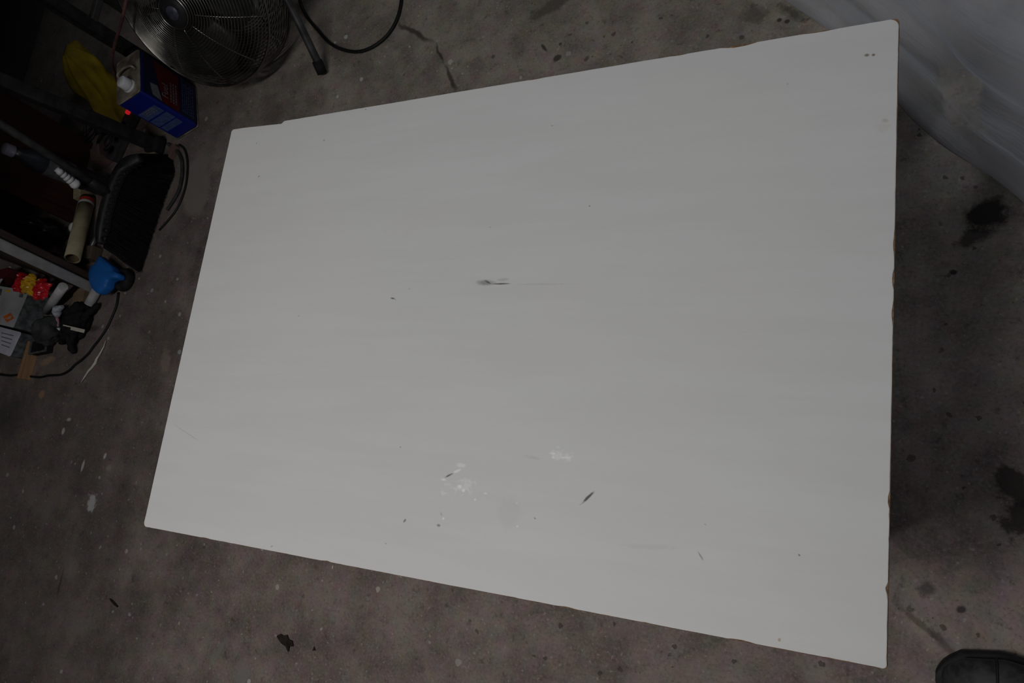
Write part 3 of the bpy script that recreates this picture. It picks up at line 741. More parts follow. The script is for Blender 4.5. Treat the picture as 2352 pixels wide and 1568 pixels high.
# ------------------------------------------------------------------ metal can
def can():
    a = P(320, 208, .24); b = P(318, 108, .24)
    d = (b - a); ang = math.atan2(d.y, d.x)
    Lw, Ld, Hc = 0.176, 0.106, 0.236
    ux = Vector((math.cos(ang), math.sin(ang), 0)); uy = Vector((-ux.y, ux.x, 0))      # uy points away from the camera (to -x)
    base = Vector((a.x, a.y, 0)) + ux * (Lw / 2) + uy * (Ld / 2)
    e = tag(empty('solvent_can', base, ang), 'blue rectangular metal can with red label and white screw cap beside the fan', 'can')
    bm = bmesh.new(); add_box(bm, Vector((0, 0, Hc / 2 + 0.002)), (Lw, Ld, Hc - 0.004), bev=0.009, seg=3)
    from_bm('body', bm, M['can_blue'], e)
    # top: stained metal tray with a raised rim
    bm = bmesh.new(); add_box(bm, Vector((0, 0, Hc)), (Lw - 0.003, Ld - 0.003, 0.003), bev=0.001, seg=1); top = from_bm('top_plate', bm, M['can_top'], e)
    n = 40; rp = []
    def rr(t, hx, hy, r):
        pts = []
        for (cx, cy, a0) in ((hx - r, hy - r, 0), (-hx + r, hy - r, PI / 2), (-hx + r, -hy + r, PI), (hx - r, -hy + r, 1.5 * PI)):
            for k in range(5):
                an = a0 + PI / 2 * k / 4; pts.append((cx + r * math.cos(an), cy + r * math.sin(an)))
        return pts
    loop = rr(0, Lw / 2, Ld / 2, 0.010)
    for zz, nm in ((Hc + 0.001, 'top_rim'), (0.003, 'bottom_rim')):
        bm = bmesh.new(); k = len(loop); A = []
        for i, (x, y) in enumerate(loop):
            p = Vector((x, y, zz)); o_ = Vector((x, y, 0)).normalized()
            A.append([bm.verts.new(p + o_ * 0.0022 * math.cos(q) + Vector((0, 0, 0.0032 * math.sin(q)))) for q in [2 * PI * j / 6 for j in range(6)]])
        for i in range(k):
            for j in range(6): bm.faces.new((A[i][j], A[(i + 1) % k][j], A[(i + 1) % k][(j + 1) % 6], A[i][(j + 1) % 6]))
        bmesh.ops.recalc_face_normals(bm, faces=bm.faces)
        from_bm(nm, bm, M['can_top'], e, True)
    # cap near the corner, folded wire handle across the middle
    cx, cy = -Lw / 2 + 0.045, -Ld / 2 + 0.050
    cx, cy = -0.042, -0.006
    tp = lathe('cap', [(0, Hc + .036), (.0175, Hc + .036), (.0198, Hc + .033), (.0210, Hc + .014), (.0210, Hc + .006), (0, Hc + .006)], M['cap_white'], e, 24, Matrix.Translation((cx, cy, 0)))
    lathe('cap_collar', [(.0235, Hc + .001), (.0235, Hc + .006), (.021, Hc + .0075), (0, Hc + .0075)], M['cap_white'], e, 24, Matrix.Translation((cx, cy, 0)))
    h = [Vector((0.012, -0.036, Hc + .004)), Vector((0.016, -0.034, Hc + .016)), Vector((0.022, -0.015, Hc + .020)), Vector((0.022, 0.015, Hc + .020)), Vector((0.016, 0.034, Hc + .016)), Vector((0.012, 0.036, Hc + .004))]
    bm = bmesh.new(); hp = smooth_path(h, 5)
    for i, p in enumerate(hp): pass
    add_tube(bm, hp, 0.0042, 8); from_bm('handle', bm, M['can_top'], e, True)
    # printed panels: wide face is -y (towards the fan side), narrow face is -x
    def plate(name, face, u0, u1, z0, z1, mat, up=0.0006, parent=e):
        if face == 'wide':
            y = -Ld / 2 - up; v = [(u0, y, z0), (u1, y, z0), (u1, y, z1), (u0, y, z1)]
        else:
            x = -Lw / 2 - up; v = [(x, u1, z0), (x, u0, z0), (x, u0, z1), (x, u1, z1)]
        q = from_py(name, v, [(0, 1, 2, 3)], mat, parent); md = q.modifiers.new('t', 'SOLIDIFY'); md.thickness = 0.0003; return q
    plate('label_field', 'wide', -0.080, 0.080, 0.012, 0.226, M['can_navy'])
    v = [(-0.078, 0.083), (0.078, 0.083), (0.078, 0.186), (0.01, 0.170), (-0.078, 0.148)]
    bm = bmesh.new(); fv = [bm.verts.new((x, -Ld / 2 - 0.0011, zz)) for x, zz in v]; bm.faces.new(fv)
    bmesh.ops.recalc_face_normals(bm, faces=bm.faces); from_bm('red_label', bm, M['can_red'], e)['label'] = 'dark red label panel'
    v = [(-0.076, 0.152), (-0.020, 0.170), (-0.026, 0.200), (-0.070, 0.190)]
    bm = bmesh.new(); bm.faces.new([bm.verts.new((x, -Ld / 2 - 0.0012, zz)) for x, zz in v]); from_bm('pale_badge', bm, M['can_text'], e)
    rnd = random.Random(3)
    def lines(name, face, u0, u1, z0, z1, rows, mat, up):
        bm = bmesh.new(); hgt = (z1 - z0) / rows
        for r_ in range(rows):
            u = u0
            while u < u1 - 0.004:
                wd = rnd.uniform(0.005, 0.013); e2 = min(u + wd, u1)
                za, zb = z0 + r_ * hgt + hgt * 0.22, z0 + (r_ + 1) * hgt - hgt * 0.22
                if face == 'wide': v = [(u, -Ld / 2 - up, za), (e2, -Ld / 2 - up, za), (e2, -Ld / 2 - up, zb), (u, -Ld / 2 - up, zb)]
                else: v = [(-Lw / 2 - up, e2, za), (-Lw / 2 - up, u, za), (-Lw / 2 - up, u, zb), (-Lw / 2 - up, e2, zb)]
                bm.faces.new([bm.verts.new(q) for q in v]); u = e2 + 0.003
        return from_bm(name, bm, mat, e)
    lines('print_lines', 'wide', -0.056, 0.030, 0.090, 0.122, 3, M['can_text'], 0.0017)
    lines('print_lines', 'wide', -0.066, 0.066, 0.020, 0.072, 6, M['can_pale'], 0.0013)
    fc = bpy.data.curves.new('lettering', 'FONT'); fc.body = 'Fuel'; fc.size = 0.036; fc.extrude = 0.0002
    fo = bpy.data.objects.new('lettering', fc); fm = bpy.data.meshes.new_from_object(fo); bpy.data.objects.remove(fo)
    fm.transform(Matrix.Translation((-0.052, -Ld / 2 - 0.0016, 0.128)) @ Matrix.Rotation(PI / 2, 4, 'X')); link('lettering', fm, e, M['can_text'])
    for (u0, u1, z0, z1) in ((-0.034, 0.044, 0.128, 0.168), (-0.036, 0.044, 0.084, 0.121), (-0.034, 0.042, 0.052, 0.079)):
        plate('side_print', 'narrow', u0, u1, z0, z1, M['can_pale'])
    lines('print_lines', 'narrow', -0.02, 0.03, 0.142, 0.166, 3, M['can_text'], 0.0012)
can()

# ------------------------------------------------------------------ yellow cloth, power strip
def yellow_cloth():
    bm = bmesh.new()
    top = PX(150, 118, -2.75); bot = Vector((-2.69, 1.26, 0.0))
    NS, NA = 26, 40
    rows = []
    for i in range(NS + 1):
        t = i / NS
        c = bot.lerp(top, t) + Vector((0, 0.02 * math.sin(PI * t), 0))
        wy = 0.058 * (0.55 + 0.75 * math.sin(PI * (0.10 + 0.80 * t)) ** 0.8); wx = 0.05 * (0.6 + 0.5 * math.sin(PI * min(1, t + .1)))
        if t > 0.9: k = (1 - t) / 0.1; wy *= 0.45 + 0.55 * k; wx *= 0.35 + 0.65 * k
        row = []
        for j in range(NA):
            a = 2 * PI * j / NA
            n = 1 + 0.20 * math.sin(3 * a + 2.6 * t) + 0.13 * math.sin(6 * a - 4 * t) + 0.30 * noise.noise(Vector((math.cos(a) * 2.2, math.sin(a) * 2.2, t * 3.5)))
            row.append(bm.verts.new(c + Vector((wx * n * math.cos(a), wy * n * math.sin(a), 0))))
        rows.append(row)
    for A, B in zip(rows, rows[1:]):
        for j in range(NA): bm.faces.new((A[j], A[(j + 1) % NA], B[(j + 1) % NA], B[j]))
    bm.faces.new(rows[0][::-1]); bm.faces.new(rows[-1])
    bmesh.ops.recalc_face_normals(bm, faces=bm.faces)
    tag(from_bm('yellow_sack', bm, M['yellow'], None, True), 'crumpled mustard yellow sack standing under the bench next to the can', 'sack')
yellow_cloth()
ps = P(292, 262, .04)
e = tag(empty('power_strip', (ps.x, ps.y, 0), 1.25), 'dark power strip with a glowing red switch on the floor behind the can', 'power strip')
box('body', (-0.07, 0, 0.018), (0.22, 0.05, 0.036), M['cord_dusty'], e, bev=0.006)
box('switch', (0.012, 0, 0.040), (0.026, 0.020, 0.014), M['led'], e, bev=0.006)
for k in range(3): lathe('socket', [(0.014, .0362), (.018, .0375), (.018, .036), (0, .036)], M['motor'], e, 16, Matrix.Translation((-0.045 - 0.05 * k, 0, 0)))

# ------------------------------------------------------------------ broom
def broom():
    e = tag(empty('broom', (-2.42, 0.85, 0)), 'black push broom standing on its bristles with a dark grey pole', 'broom')
    inv = Matrix.Translation((2.42, -0.85, 0))
    ptop = [P(322, 362, .15), P(282, 385, .16), P(258, 430, .165), P(240, 490, .16), P(228, 560, .145)]
    ptop = [Vector((q.x, q.y, q.z)) for q in ptop]
    tips = [P(390, 362, .004), P(396, 400, .004), P(368, 478, .004), P(345, 550, .004), P(322, 622, .004)]
    bt = smooth_path(ptop, 8); tt = smooth_path(tips, 8)
    # block: swept rounded bar with two rows of holes
    bm = bmesh.new(); seg = 14; rings = []
    for i, p in enumerate(bt):
        a = bt[max(0, i - 1)]; b = bt[min(len(bt) - 1, i + 1)]; T = (b - a).normalized()
        dn = (tt[i] - p).normalized(); dn = (dn - T * dn.dot(T)).normalized(); sd = T.cross(dn)
        k = i / (len(bt) - 1); taper = 0.55 + 0.45 * min(1, 6 * min(k, 1 - k) + 0.2)
        ring = []
        for j in range(seg):
            an = 2 * PI * j / seg; cx = math.copysign(abs(math.cos(an)) ** 0.6, math.cos(an)); sy = math.copysign(abs(math.sin(an)) ** 0.6, math.sin(an))
            ring.append(bm.verts.new(p + dn * (0.021 * taper * cx + 0.004) + sd * 0.0225 * taper * sy))
        rings.append(ring)
    for A, B in zip(rings, rings[1:]):
        for j in range(seg): bm.faces.new((A[j], A[(j + 1) % seg], B[(j + 1) % seg], B[j]))
    bm.faces.new(rings[0][::-1]); bm.faces.new(rings[-1])
    bmesh.ops.recalc_face_normals(bm, faces=bm.faces)
    blk = into(from_bm('head_block', bm, M['broom_block'], None, True), e, inv)
    for i in range(2, len(bt) - 2, 2):
        p = bt[i]; T = (bt[i + 1] - bt[i - 1]).normalized(); dn = (tt[i] - p).normalized(); dn = (dn - T * dn.dot(T)).normalized(); sd = T.cross(dn)
        tocam = Vector((0, 0, CH)) - p
        if sd.dot(tocam) < 0: sd = -sd
        m = axis_mtx(p + sd * 0.0215 + dn * 0.004, sd, T)
        q = lathe('hole', [(.0085, .0006), (.0085, .0020), (.0062, .0020), (.0055, .0004), (0, .0003)], M['bristle'], None, 12, m); q.parent = blk; q.matrix_parent_inverse = Matrix.Identity(4)
    rnd = random.Random(5); bm = bmesh.new(); n = len(bt) - 1
    for k in range(2600):
        s = rnd.random() * n; i = min(int(s), n - 1); fr = s - i
        p = bt[i].lerp(bt[i + 1], fr); t = tt[i].lerp(tt[i + 1], fr)
        T = (bt[i + 1] - bt[i]).normalized(); dn = (t - p).normalized(); sd = T.cross(dn)
        off = sd * rnd.uniform(-0.016, 0.016)
        a = p + off + dn * 0.018; b = t + sd * rnd.uniform(-0.018, 0.018) + T * rnd.uniform(-0.010, 0.010)
        b = a.lerp(b, rnd.uniform(0.93, 1.0)); b.z = max(b.z, 0.002)
        mid = a.lerp(b, 0.55) + sd * rnd.uniform(-0.004, 0.004)
        add_tube(bm, [a, mid, b], [0.0016, 0.0014, 0.0009], 3, False)
    br = into(from_bm('bristles', bm, M['bristle'], None), e, inv); br['kind'] = 'stuff'
    h0 = bt[18] + Vector((0, 0, 0.005)); h1 = PX(-60, 246, -2.45)
    d = (h1 - h0).normalized()
    into(tube('socket', [h0 - d * 0.005, h0 + d * 0.06, h0 + d * 0.065], [0.021, 0.018, 0.016], M['broom_block'], None, 14), e, inv)
    into(tube('pole', [h0 + d * 0.03, h0 + d * 0.58], 0.0128, M['cord_dusty'], None, 14), e, inv)
broom()

# ------------------------------------------------------------------ things around the broom
def capped_pipe(name, a, b, r, mat, hollow=True, parent=None, inm=None):
    a = Vector(a); b = Vector(b); L = (b - a).length; m = axis_mtx(a, b - a)
    prof = [(r * .82, 0), (r, 0), (r, L), (r * .82, L), (r * .82, 0)]
    o = lathe(name, prof, mat, parent, 24, m, True)
    return o
t0 = P(197, 474, .03); t1 = P(166, 594, .095)
e = tag(empty('cardboard_tube', (t0.x, t0.y, 0)), 'pale brown open cardboard tube lying on the floor beside the broom head', 'tube')
inv = Matrix.Translation((-t0.x, -t0.y, 0))
d = (t1 - t0).normalized()
bm = bmesh.new()
into(capped_pipe('tube_wall', t0 - d * 0.04, t1, 0.026, M['tube_card']), e, inv)
into(lathe('tube_lining', [(0.0212, 0.001), (0.0212, 0.2), (0, 0.2)], M['tube_card_in'], None, 24, axis_mtx(t1 - d * 0.002, -d)), e, inv)
into(lathe('red_tape', [(0.0266, 0), (0.0266, 0.014)], M['tape_red'], None, 24, axis_mtx(t0 - d * 0.028, d)), e, inv)
into(lathe('pale_band', [(0.0268, 0), (0.0268, 0.012)], M['pipe_white'], None, 24, axis_mtx(t0 - d * 0.012, d)), e, inv)
sup = tag(box('wood_offcut', (t1.x - .02, t1.y + .045, 0.022), (0.06, 0.05, 0.044), M['bench_wood'], bev=0.003), 'dark wood offcut lying under the cardboard tube', 'wood')
a = P(219, 548, .02); b = P(194, 598, .02); dd = (b - a).normalized()
tag(capped_pipe('metal_pipe', a - dd * 0.02, b + dd * 0.0, 0.008, M['alu']), 'thin shiny metal pipe lying alongside the cardboard tube', 'pipe')
a = P(145, 658, .095); b = P(107, 714, .025)
tag(tube('white_pipe', [a, b], 0.0160, M['pipe_white'], None, 20), 'white plastic pipe lying in front of the bench side panel', 'pipe')
a = P(224, 664, .018); b = P(204, 700, .018); dd = (b - a).normalized()
tag(capped_pipe('white_pipe', a - dd * 0.10, b, 0.0165, M['pipe_white']), 'short white plastic pipe end sticking out below the blue plastic lid', 'pipe')
# blue lid
c = P(236, 632, .055)
def blue_lid():
    out = [(230, 587), (246, 600), (258, 612), (262, 622), (272, 628), (270, 638), (259, 640), (250, 645), (246, 658), (236, 668), (226, 674), (214, 664), (207, 648), (205, 632), (209, 615), (220, 604)]
    z1 = .062
    pts = [P(x, y, z1) for x, y in out]; n = len(pts)
    pts = [q for q in smooth_path(pts + [pts[0]], 3)[:-1]]; n = len(pts)
    ce = sum(pts, Vector()) / n
    bm = bmesh.new(); loops = []
    for (s, dz) in ((0.93, -0.030), (1.0, -0.022), (1.0, 0.0), (0.95, 0.006), (0.6, 0.010)):
        loops.append([bm.verts.new(ce + (p - ce) * s + Vector((0, 0, dz))) for p in pts])
    for A, B in zip(loops, loops[1:]):
        for k in range(n): bm.faces.new((A[k], A[(k + 1) % n], B[(k + 1) % n], B[k]))
    bm.faces.new(loops[0][::-1]); bm.faces.new(loops[-1])
    bmesh.ops.recalc_face_normals(bm, faces=bm.faces)
    tag(from_bm('blue_tab_lid', bm, M['blue'], None, True), 'bright blue plastic lid with a small tab at the foot of the broom', 'dish')
blue_lid()
c = P(277, 640, .03)
e = tag(empty('rubber_wheel', (c.x, c.y, 0)), 'dark rubber wheel lying on the floor beside the blue lid', 'wheel')
lathe('tyre', [(.018, .004), (.034, .002), (.040, .010), (.040, .026), (.034, .034), (.018, .032)], M['rubber'], e, 28)
lathe('wheel_disc', [(0, .006), (.019, .006), (.019, .030), (.008, .028), (.006, .036), (0, .036)], M['steel_black'], e, 24)

# dark bottle and ribbed white nozzle in front of the brown panel
def upright(px, py, x, z0=0.0):
    q = PX(px, py, x); return q
b0 = PX(128, 392, -2.60); b1 = PX(0, 334, -2.60)
e = tag(empty('spray_bottle', (-2.60, b0.y, 0)), 'dark bottle with grey label and ribbed white nozzle standing in front of the reddish panel', 'bottle')
inv = Matrix.Translation((2.60, -b0.y, 0))
base = Vector((-2.585, b0.y - 0.005, 0))
noz0 = PX(178, 427, -2.575); noz1 = PX(129, 388, -2.575)
dn = (noz1 - noz0).normalized(); L = (noz1 - noz0).length
prof = [(0, 0), (.016, 0), (.018, L * .15)]
for k in range(4):
    z0 = L * (0.16 + 0.15 * k); r = .0160 - .0012 * k
    prof += [(r, z0), (r, z0 + L * .085), (r - .005, z0 + L * .10), (r - .005, z0 + L * .14)]
prof += [(.012, L * .76), (.012, L * .88), (.0095, L * .90), (.0095, L), (0, L)]
into(lathe('ribbed_nozzle', prof, M['cap_white'], None, 20, axis_mtx(noz0, dn)), e, inv)
bod0 = noz0 + dn * (L * 0.45) + Vector((-0.045, 0.012, 0)); 
bz = PX(30, 348, -2.63)
bb0 = Vector((-2.63, b0.y + 0.035, 0.0)); bb1 = bz
Lb = (bb1 - bb0).length
into(lathe('body', [(0, 0), (.034, 0), (.038, .006), (.038, Lb * .78), (.034, Lb * .86), (.018, Lb * .94), (.018, Lb), (0, Lb)], M['bottle_dark'], None, 24, axis_mtx(bb0, bb1 - bb0)), e, inv)
into(lathe('label_band', [(.0385, Lb * .45), (.0385, Lb * .72)], M['bottle_label'], None, 24, axis_mtx(bb0, bb1 - bb0)), e, inv)
into(lathe('bottle_cap', [(0.02, Lb), (.020, Lb), (.020, Lb + .026), (.017, Lb + .03), (0, Lb + .03)], M['cap_grey'], None, 20, axis_mtx(bb0, bb1 - bb0)), e, inv)
into(tube('nozzle_bracket', [noz0 + dn * .003, (noz0.x - .03, noz0.y + .01, noz0.z - 0.03), bb0 + Vector((0.02, 0, 0.05))], .008, M['bottle_dark'], None, 8), e, inv)

def small_box(name, px, py, z, size, rz, mat, label, cat, bev=0.002, group=None):
    p = P(px, py, z + size[2])
    e_ = box(name, (0, 0, size[2] / 2), size, mat, bev=bev); e_.location = (p.x, p.y, z); e_.rotation_euler = (0, 0, rz)
    return tag(e_, label, cat, group)
small_box('card_box', 217, 349, 0, (0.05, 0.055, 0.06), 0.5, M['pink_card'], 'small pinkish brown card box on the floor behind the black bench post', 'box')
small_box('wood_block', 345, 351, 0, (0.045, 0.05, 0.03), 0.1, M['card'], 'dull beige wood block lying between bench post and bristles', 'wood')
small_box('wood_block', 391, 346, 0, (0.022, 0.05, 0.022), -0.35, M['pink_card'], 'narrow pinkish wood block beside the cord at the bristle tips', 'wood')
small_box('wood_block', 176, 440, 0, (0.04, 0.045, 0.05), 0.35, M['tube_card'], 'tan wood block at the taped end of the cardboard tube', 'wood')
q = P(167, 524, .05)  # round white plastic cap
tag(lathe('white_round_cap', [(0, .05), (.010, .049), (.018, .044), (.020, .034), (.020, .0), (0, 0)], M['cap_white'], None, 20, Matrix.Translation((q.x - .02, q.y + .01, 0))), 'small round white cap peeking out behind the cardboard tube', 'jar')
# black bag heap between the brown panel and the side panel
tag(lump('plastic_bag', (-2.87, 0.77, 0.085), (0.085, 0.040, 0.09), 0.30, 2.6, 11, M['bag_black'], None, 4, 0.0, None, 0.35), 'shiny crumpled black plastic bag between the brown panel and bench side', 'bag')
small_box('torn_box', 112, 572, 0, (0.05, 0.035, 0.035), 0.2, M['pink_card'], 'small torn reddish box lying against the dark bench side', 'box')

# two cords hugging the broom, one long cord along the floor
def cord(name, pix, r, mat, label, z=None, lead=(), tail=()):
    z = r if z is None else z
    pts = smooth_path(list(lead) + [P(x, y, z) for x, y in pix] + list(tail), 7)
    return tag(tube(name, pts, r, mat, None, 7), label, 'cord')
cord('dusty_cord', [(385, 330), (398, 338), (408, 348), (414, 358), (418, 372), (418, 402), (412, 434), (400, 458), (384, 482)], .006, M['cord_dusty'], 'dusty grey cord bending round the bristle tips')
cord('thin_cord', [(412, 332), (422, 340), (428, 354), (431, 378), (429, 412), (421, 446), (407, 478), (388, 504), (366, 528)], .0038, M['cord'], 'thin black cord running outside the dusty grey one')
cord('extension_cord', [(272, 672), (268, 700), (258, 726), (248, 748), (238, 765), (226, 782), (214, 797), (203, 812), (188, 826), (172, 838), (160, 850), (140, 860), (112, 862), (92, 866), (70, 864), (48, 860), (22, 862), (-10, 858), (-60, 850)], .0042, M['cord'], 'thin black cord trailing along the floor past the crumpled glove')
pts = []
for k in range(44):
    t = k / 43; an = t * 3.3 * 2 * PI
    pts.append(Vector((-2.68 + .032 * math.cos(an) * (1 + .12 * math.sin(an * 1.7)), 1.135 + .034 * math.sin(an), .012 + .13 * t + .018 * math.sin(an * .7))))
tag(tube('cable_coil', smooth_path(pts, 3), .0055, M['cord'], None, 7), 'tangled black cable coil standing behind the bench post', 'cord')
# dark glove, grey bag, brush, strip
def glove(name, px, py, ang, s, mat, seed, label, cat, fingers=True):
    c = P(px, py, .03); bm = bmesh.new(); R_ = Matrix.Rotation(ang, 3, 'Z')
    add_lump(bm, (c.x, c.y, .030 * s), (.058 * s, .050 * s, .036 * s), .32, 2.4, seed, 4, 0.0, R_, 0.3)
    if fingers:
        for k, (a, L, bend) in enumerate(((-.75, .075, .02), (-.28, .085, -.012), (.12, .082, .015), (.5, .07, -.02), (2.2, .06, .02))):
            d = R_ @ Vector((math.cos(a), math.sin(a), 0)); sd = Vector((-d.y, d.x, 0))
            b0 = Vector((c.x, c.y, .022 * s)) + d * .03 * s
            pts = smooth_path([b0, b0 + d * L * .4 * s + Vector((0, 0, .012 * s)), b0 + d * L * .75 * s + sd * bend * s, b0 + d * L * s + sd * bend * 2 * s - Vector((0, 0, .008 * s))], 4)
            add_tube(bm, pts, [(.0125 - .003 * i / len(pts)) * s * (1 + .12 * math.sin(i * 2.1)) * (0.6 if i in (0, len(pts) - 1) else 1) for i in range(len(pts))], 10)
    for v in bm.verts: v.co.z = max(v.co.z, 0.001)
    return tag(from_bm(name, bm, mat, None, True), label, cat)
g = glove('work_glove', 176, 735, -1.9, 1.0, M['glove'], 4, 'crumpled black work glove lying on the floor with an ivory strip across it', 'glove')
q0 = P(148, 750, .075); q1 = P(192, 760, .075); dd = (q1 - q0)
e = box('ivory_strip', (0, 0, 0), (dd.length * .62, .012, .003), M['ivory'], bev=0.0006)
e2 = box('strip_tail', (-dd.length * .5, .004, 0), (dd.length * .42, .004, .0025), M['ivory'], e, bev=0.0006)
ct = q0.lerp(q1, .68); e.location = (ct.x, ct.y, .074); e.rotation_euler = (0, 0.06, math.atan2(dd.y, dd.x)); tag(e, 'narrow ivory plastic strip lying across the black glove', 'strip')
tag(lump('fabric_bag', (P(98, 757, .05).x, P(98, 757, .05).y, .034), (.047, .050, .045), .22, 2.1, 8, M['bag_grey'], None, 4, 0.0, None, 0.3), 'dark grey crumpled fabric bag lying beside the printed carton', 'bag')
p = P(92, 795, .02)
e = tag(empty('black_case', (p.x, p.y, 0), 0.15), 'flat black open case with a grey rim in front of the fabric bag', 'case')
box('tray', (0, 0, .012), (.10, .055, .024), M['glove'], e, bev=.004)
for (cx, cy, sx_, sy_) in ((0, .024, .096, .006), (0, -.024, .096, .006), (.046, 0, .006, .05), (-.046, 0, .006, .05)):
    box('rim', (cx, cy, .026), (sx_, sy_, .006), M['bottle_label'], e, bev=.001)
# little brush with a pink handle
a = P(134, 756, .02); b = P(131, 728, .03); c_ = P(131, 710, .035); d_ = P(144, 704, .035)
e = tag(empty('small_brush', (a.x, a.y, 0)), 'little brush with a pink handle and pale bristles beside the glove', 'brush')
inv = Matrix.Translation((-a.x, -a.y, 0))
into(tube('handle', [a, a.lerp(b, .5), b], [.006, .0065, .006], M['pink'], None, 10), e, inv)
into(tube('end_cap', [a + (a - b).normalized() * .008, a + (b - a).normalized() * .004], [.007, .0085], M['cap_white'], None, 10), e, inv)
into(tube('bristles', [b, b.lerp(c_, .6), c_, d_], [.008, .017, .016, .006], M['pale_bristle'], None, 12), e, inv)

# cartons at the left
def carton(name, quad, z, h, mat_top, mat_side, label, r=0.004):
    """flat box: four corners of the lid at height z"""
    pts = [P(x, y, z) for x, y in quad]
    e = tag(empty(name, (sum(p.x for p in pts) / 4, sum(p.y for p in pts) / 4, 0)), label, 'box')
    inv = Matrix.Translation((-e.location.x, -e.location.y, 0))
    poly = []
    n = len(pts)
    for i in range(n):
        a, b, c = pts[i - 1], pts[i], pts[(i + 1) % n]
        u = (a - b).normalized() * r; w = (c - b).normalized() * r
        for t in (0, .33, .66, 1): poly.append(b + u * (1 - t) ** 2 + w * t ** 2)
    poly = [(q.x, q.y) for q in poly]
    into(prism('box_body', poly, z - h, z - .0015, mat_side), e, inv)
    into(prism('lid', poly, z - .0015, z, mat_top), e, inv)
    return e, pts, inv
e, pts, inv = carton('printed_carton', [(-60, 646), (66, 668), (30, 752), (-66, 730)], .085, .0845, M['carton'], M['carton_shade_print'], 'grey printed carton with an orange diamond hazard mark on its lid')
def decal(name, pix, z, mat, parent, inv, up=.0008):
    bm = bmesh.new(); bm.faces.new([bm.verts.new(P(x, y, z) + Vector((0, 0, up))) for x, y in pix])
    bmesh.ops.recalc_face_normals(bm, faces=bm.faces)
    for f in bm.faces:
        if f.normal.z < 0: f.normal_flip()
    return into(from_bm(name, bm, mat), parent, inv)
decal('hazard_diamond', [(7, 727), (25, 718), (33, 731), (16, 740)], .085, M['orange'], e, inv)['label'] = 'orange hazard diamond'
decal('hazard_flame', [(14, 729), (18, 731), (22, 726), (27, 725), (26, 731), (20, 733), (15, 733)], .085, M['carton'], e, inv, .0016)
decal('small_print', [(16, 664), (24, 666), (22, 672), (14, 669)], .085, M['snack_yellow'], e, inv)
decal('small_print', [(-4, 662), (5, 664), (3, 678), (-6, 676)], .085, M['carton_shade_print'], e, inv)
decal('small_print', [(46, 674), (54, 676), (52, 684), (44, 682)], .085, M['carton_shade_print'], e, inv)
e, pts, inv = carton('white_carton', [(-60, 735), (49, 763), (23, 819), (-66, 783)], .055, .0545, M['paper'], M['carton_shade_print'], 'white paper topped flat box beside the printed carton', .010)
for k in range(4):
    decal('print_line', [(4, 763 + 9 * k), (32 - 3 * k, 770 + 9 * k), (31 - 3 * k, 772 + 9 * k), (3, 765 + 9 * k)], .055, M['can_text'], e, inv)
# wooden offcut, wrapper, book
a = P(60, 826, .022)
o = box('pine_offcut', (0, 0, .011), (.052, .14, .022), M['pine'], bev=.002); o.location = (a.x, a.y, 0); o.rotation_euler = (0, 0, -.05)
tag(o, 'light orange brown pine offcut lying on the floor in front of the black case', 'wood')
a = P(80, 822, .01)
o = box('pine_offcut', (0, 0, .006), (.022, .03, .012), M['pine'], bev=.001); o.location = P(79, 808, .006); o.location.z = 0
tag(o, 'tiny pine chip beside the larger pine offcut', 'wood')
def wrapper():
    c = P(72, 657, .10); a = P(36, 645, .10); b = P(108, 671, .10); d = (b - a); ang = math.atan2(d.y, d.x)
    e = tag(empty('snack_wrapper', (c.x, c.y, .0865), ang), 'crumpled red and yellow foil wrapper lying on the back edge of the printed carton', 'wrapper')
    L, Wd, NU, NV = d.length, 0.085, 48, 26
    def pt(i, j):
        u, v = i / NU, j / NV; x = (u - .5) * L; y = (v - .5) * Wd
        puff = (math.sin(PI * v) * math.sin(PI * min(1, max(0, u)))) ** .5 if 0 < u < 1 and 0 < v < 1 else 0
        n = abs(noise.noise(Vector((x * 38, y * 38, 3.3)))) + .6 * abs(noise.noise(Vector((x * 80, y * 80, 7.1))))
        return Vector((x + .006 * noise.noise(Vector((y * 50, u * 4, 1))), y * (.8 + .35 * noise.noise(Vector((u * 6, v * 2, 5)))), .003 + .020 * puff + .022 * n))
    for nm, mt, i0, i1 in (('red_end', 'snack_red', 0, 15), ('yellow_middle', 'snack_yellow', 15, 33), ('red_end', 'snack_red', 33, 48)):
        vv = [pt(i, j) for i in range(i0, i1 + 1) for j in range(NV + 1)]
        ff = [(k * (NV + 1) + j, (k + 1) * (NV + 1) + j, (k + 1) * (NV + 1) + j + 1, k * (NV + 1) + j + 1) for k in range(i1 - i0) for j in range(NV)]
        o = from_py(nm, vv, ff, M[mt], e, False); sm = o.modifiers.new('thick', 'SOLIDIFY'); sm.thickness = .0012; sm.offset = -1
wrapper()
a = P(4, 640, .10); b = P(22, 632, .10)
o = box('dark_red_book', (0, 0, .05), (.10, .035, .10), M['book_red'], bev=.003); o.location = (a.x - .03, a.y + .02, 0); o.rotation_euler = (0, 0, .15)
tag(o, 'dark red box standing behind the printed carton', 'box')
q0 = P(34, 615, .07); q1 = P(8, 655, .07)
tag(tube('pale_stick', [Vector((q0.x, q0.y, .085)), Vector((q1.x, q1.y, .088))], .0045, M['pipe_white'], None, 8), 'thin pale stick lying between dark red box and wrapper', 'stick')
small_box('card_box', 178, 684, 0, (0.06, 0.075, 0.018), 0.1, M['card'], 'flat brown cardboard piece on the floor between the two white pipes', 'cardboard')
small_box('wood_stick', 201, 684, 0, (0.010, 0.075, 0.014), -0.18, M['pine'], 'thin orange wood stick beside the short white pipe', 'wood')

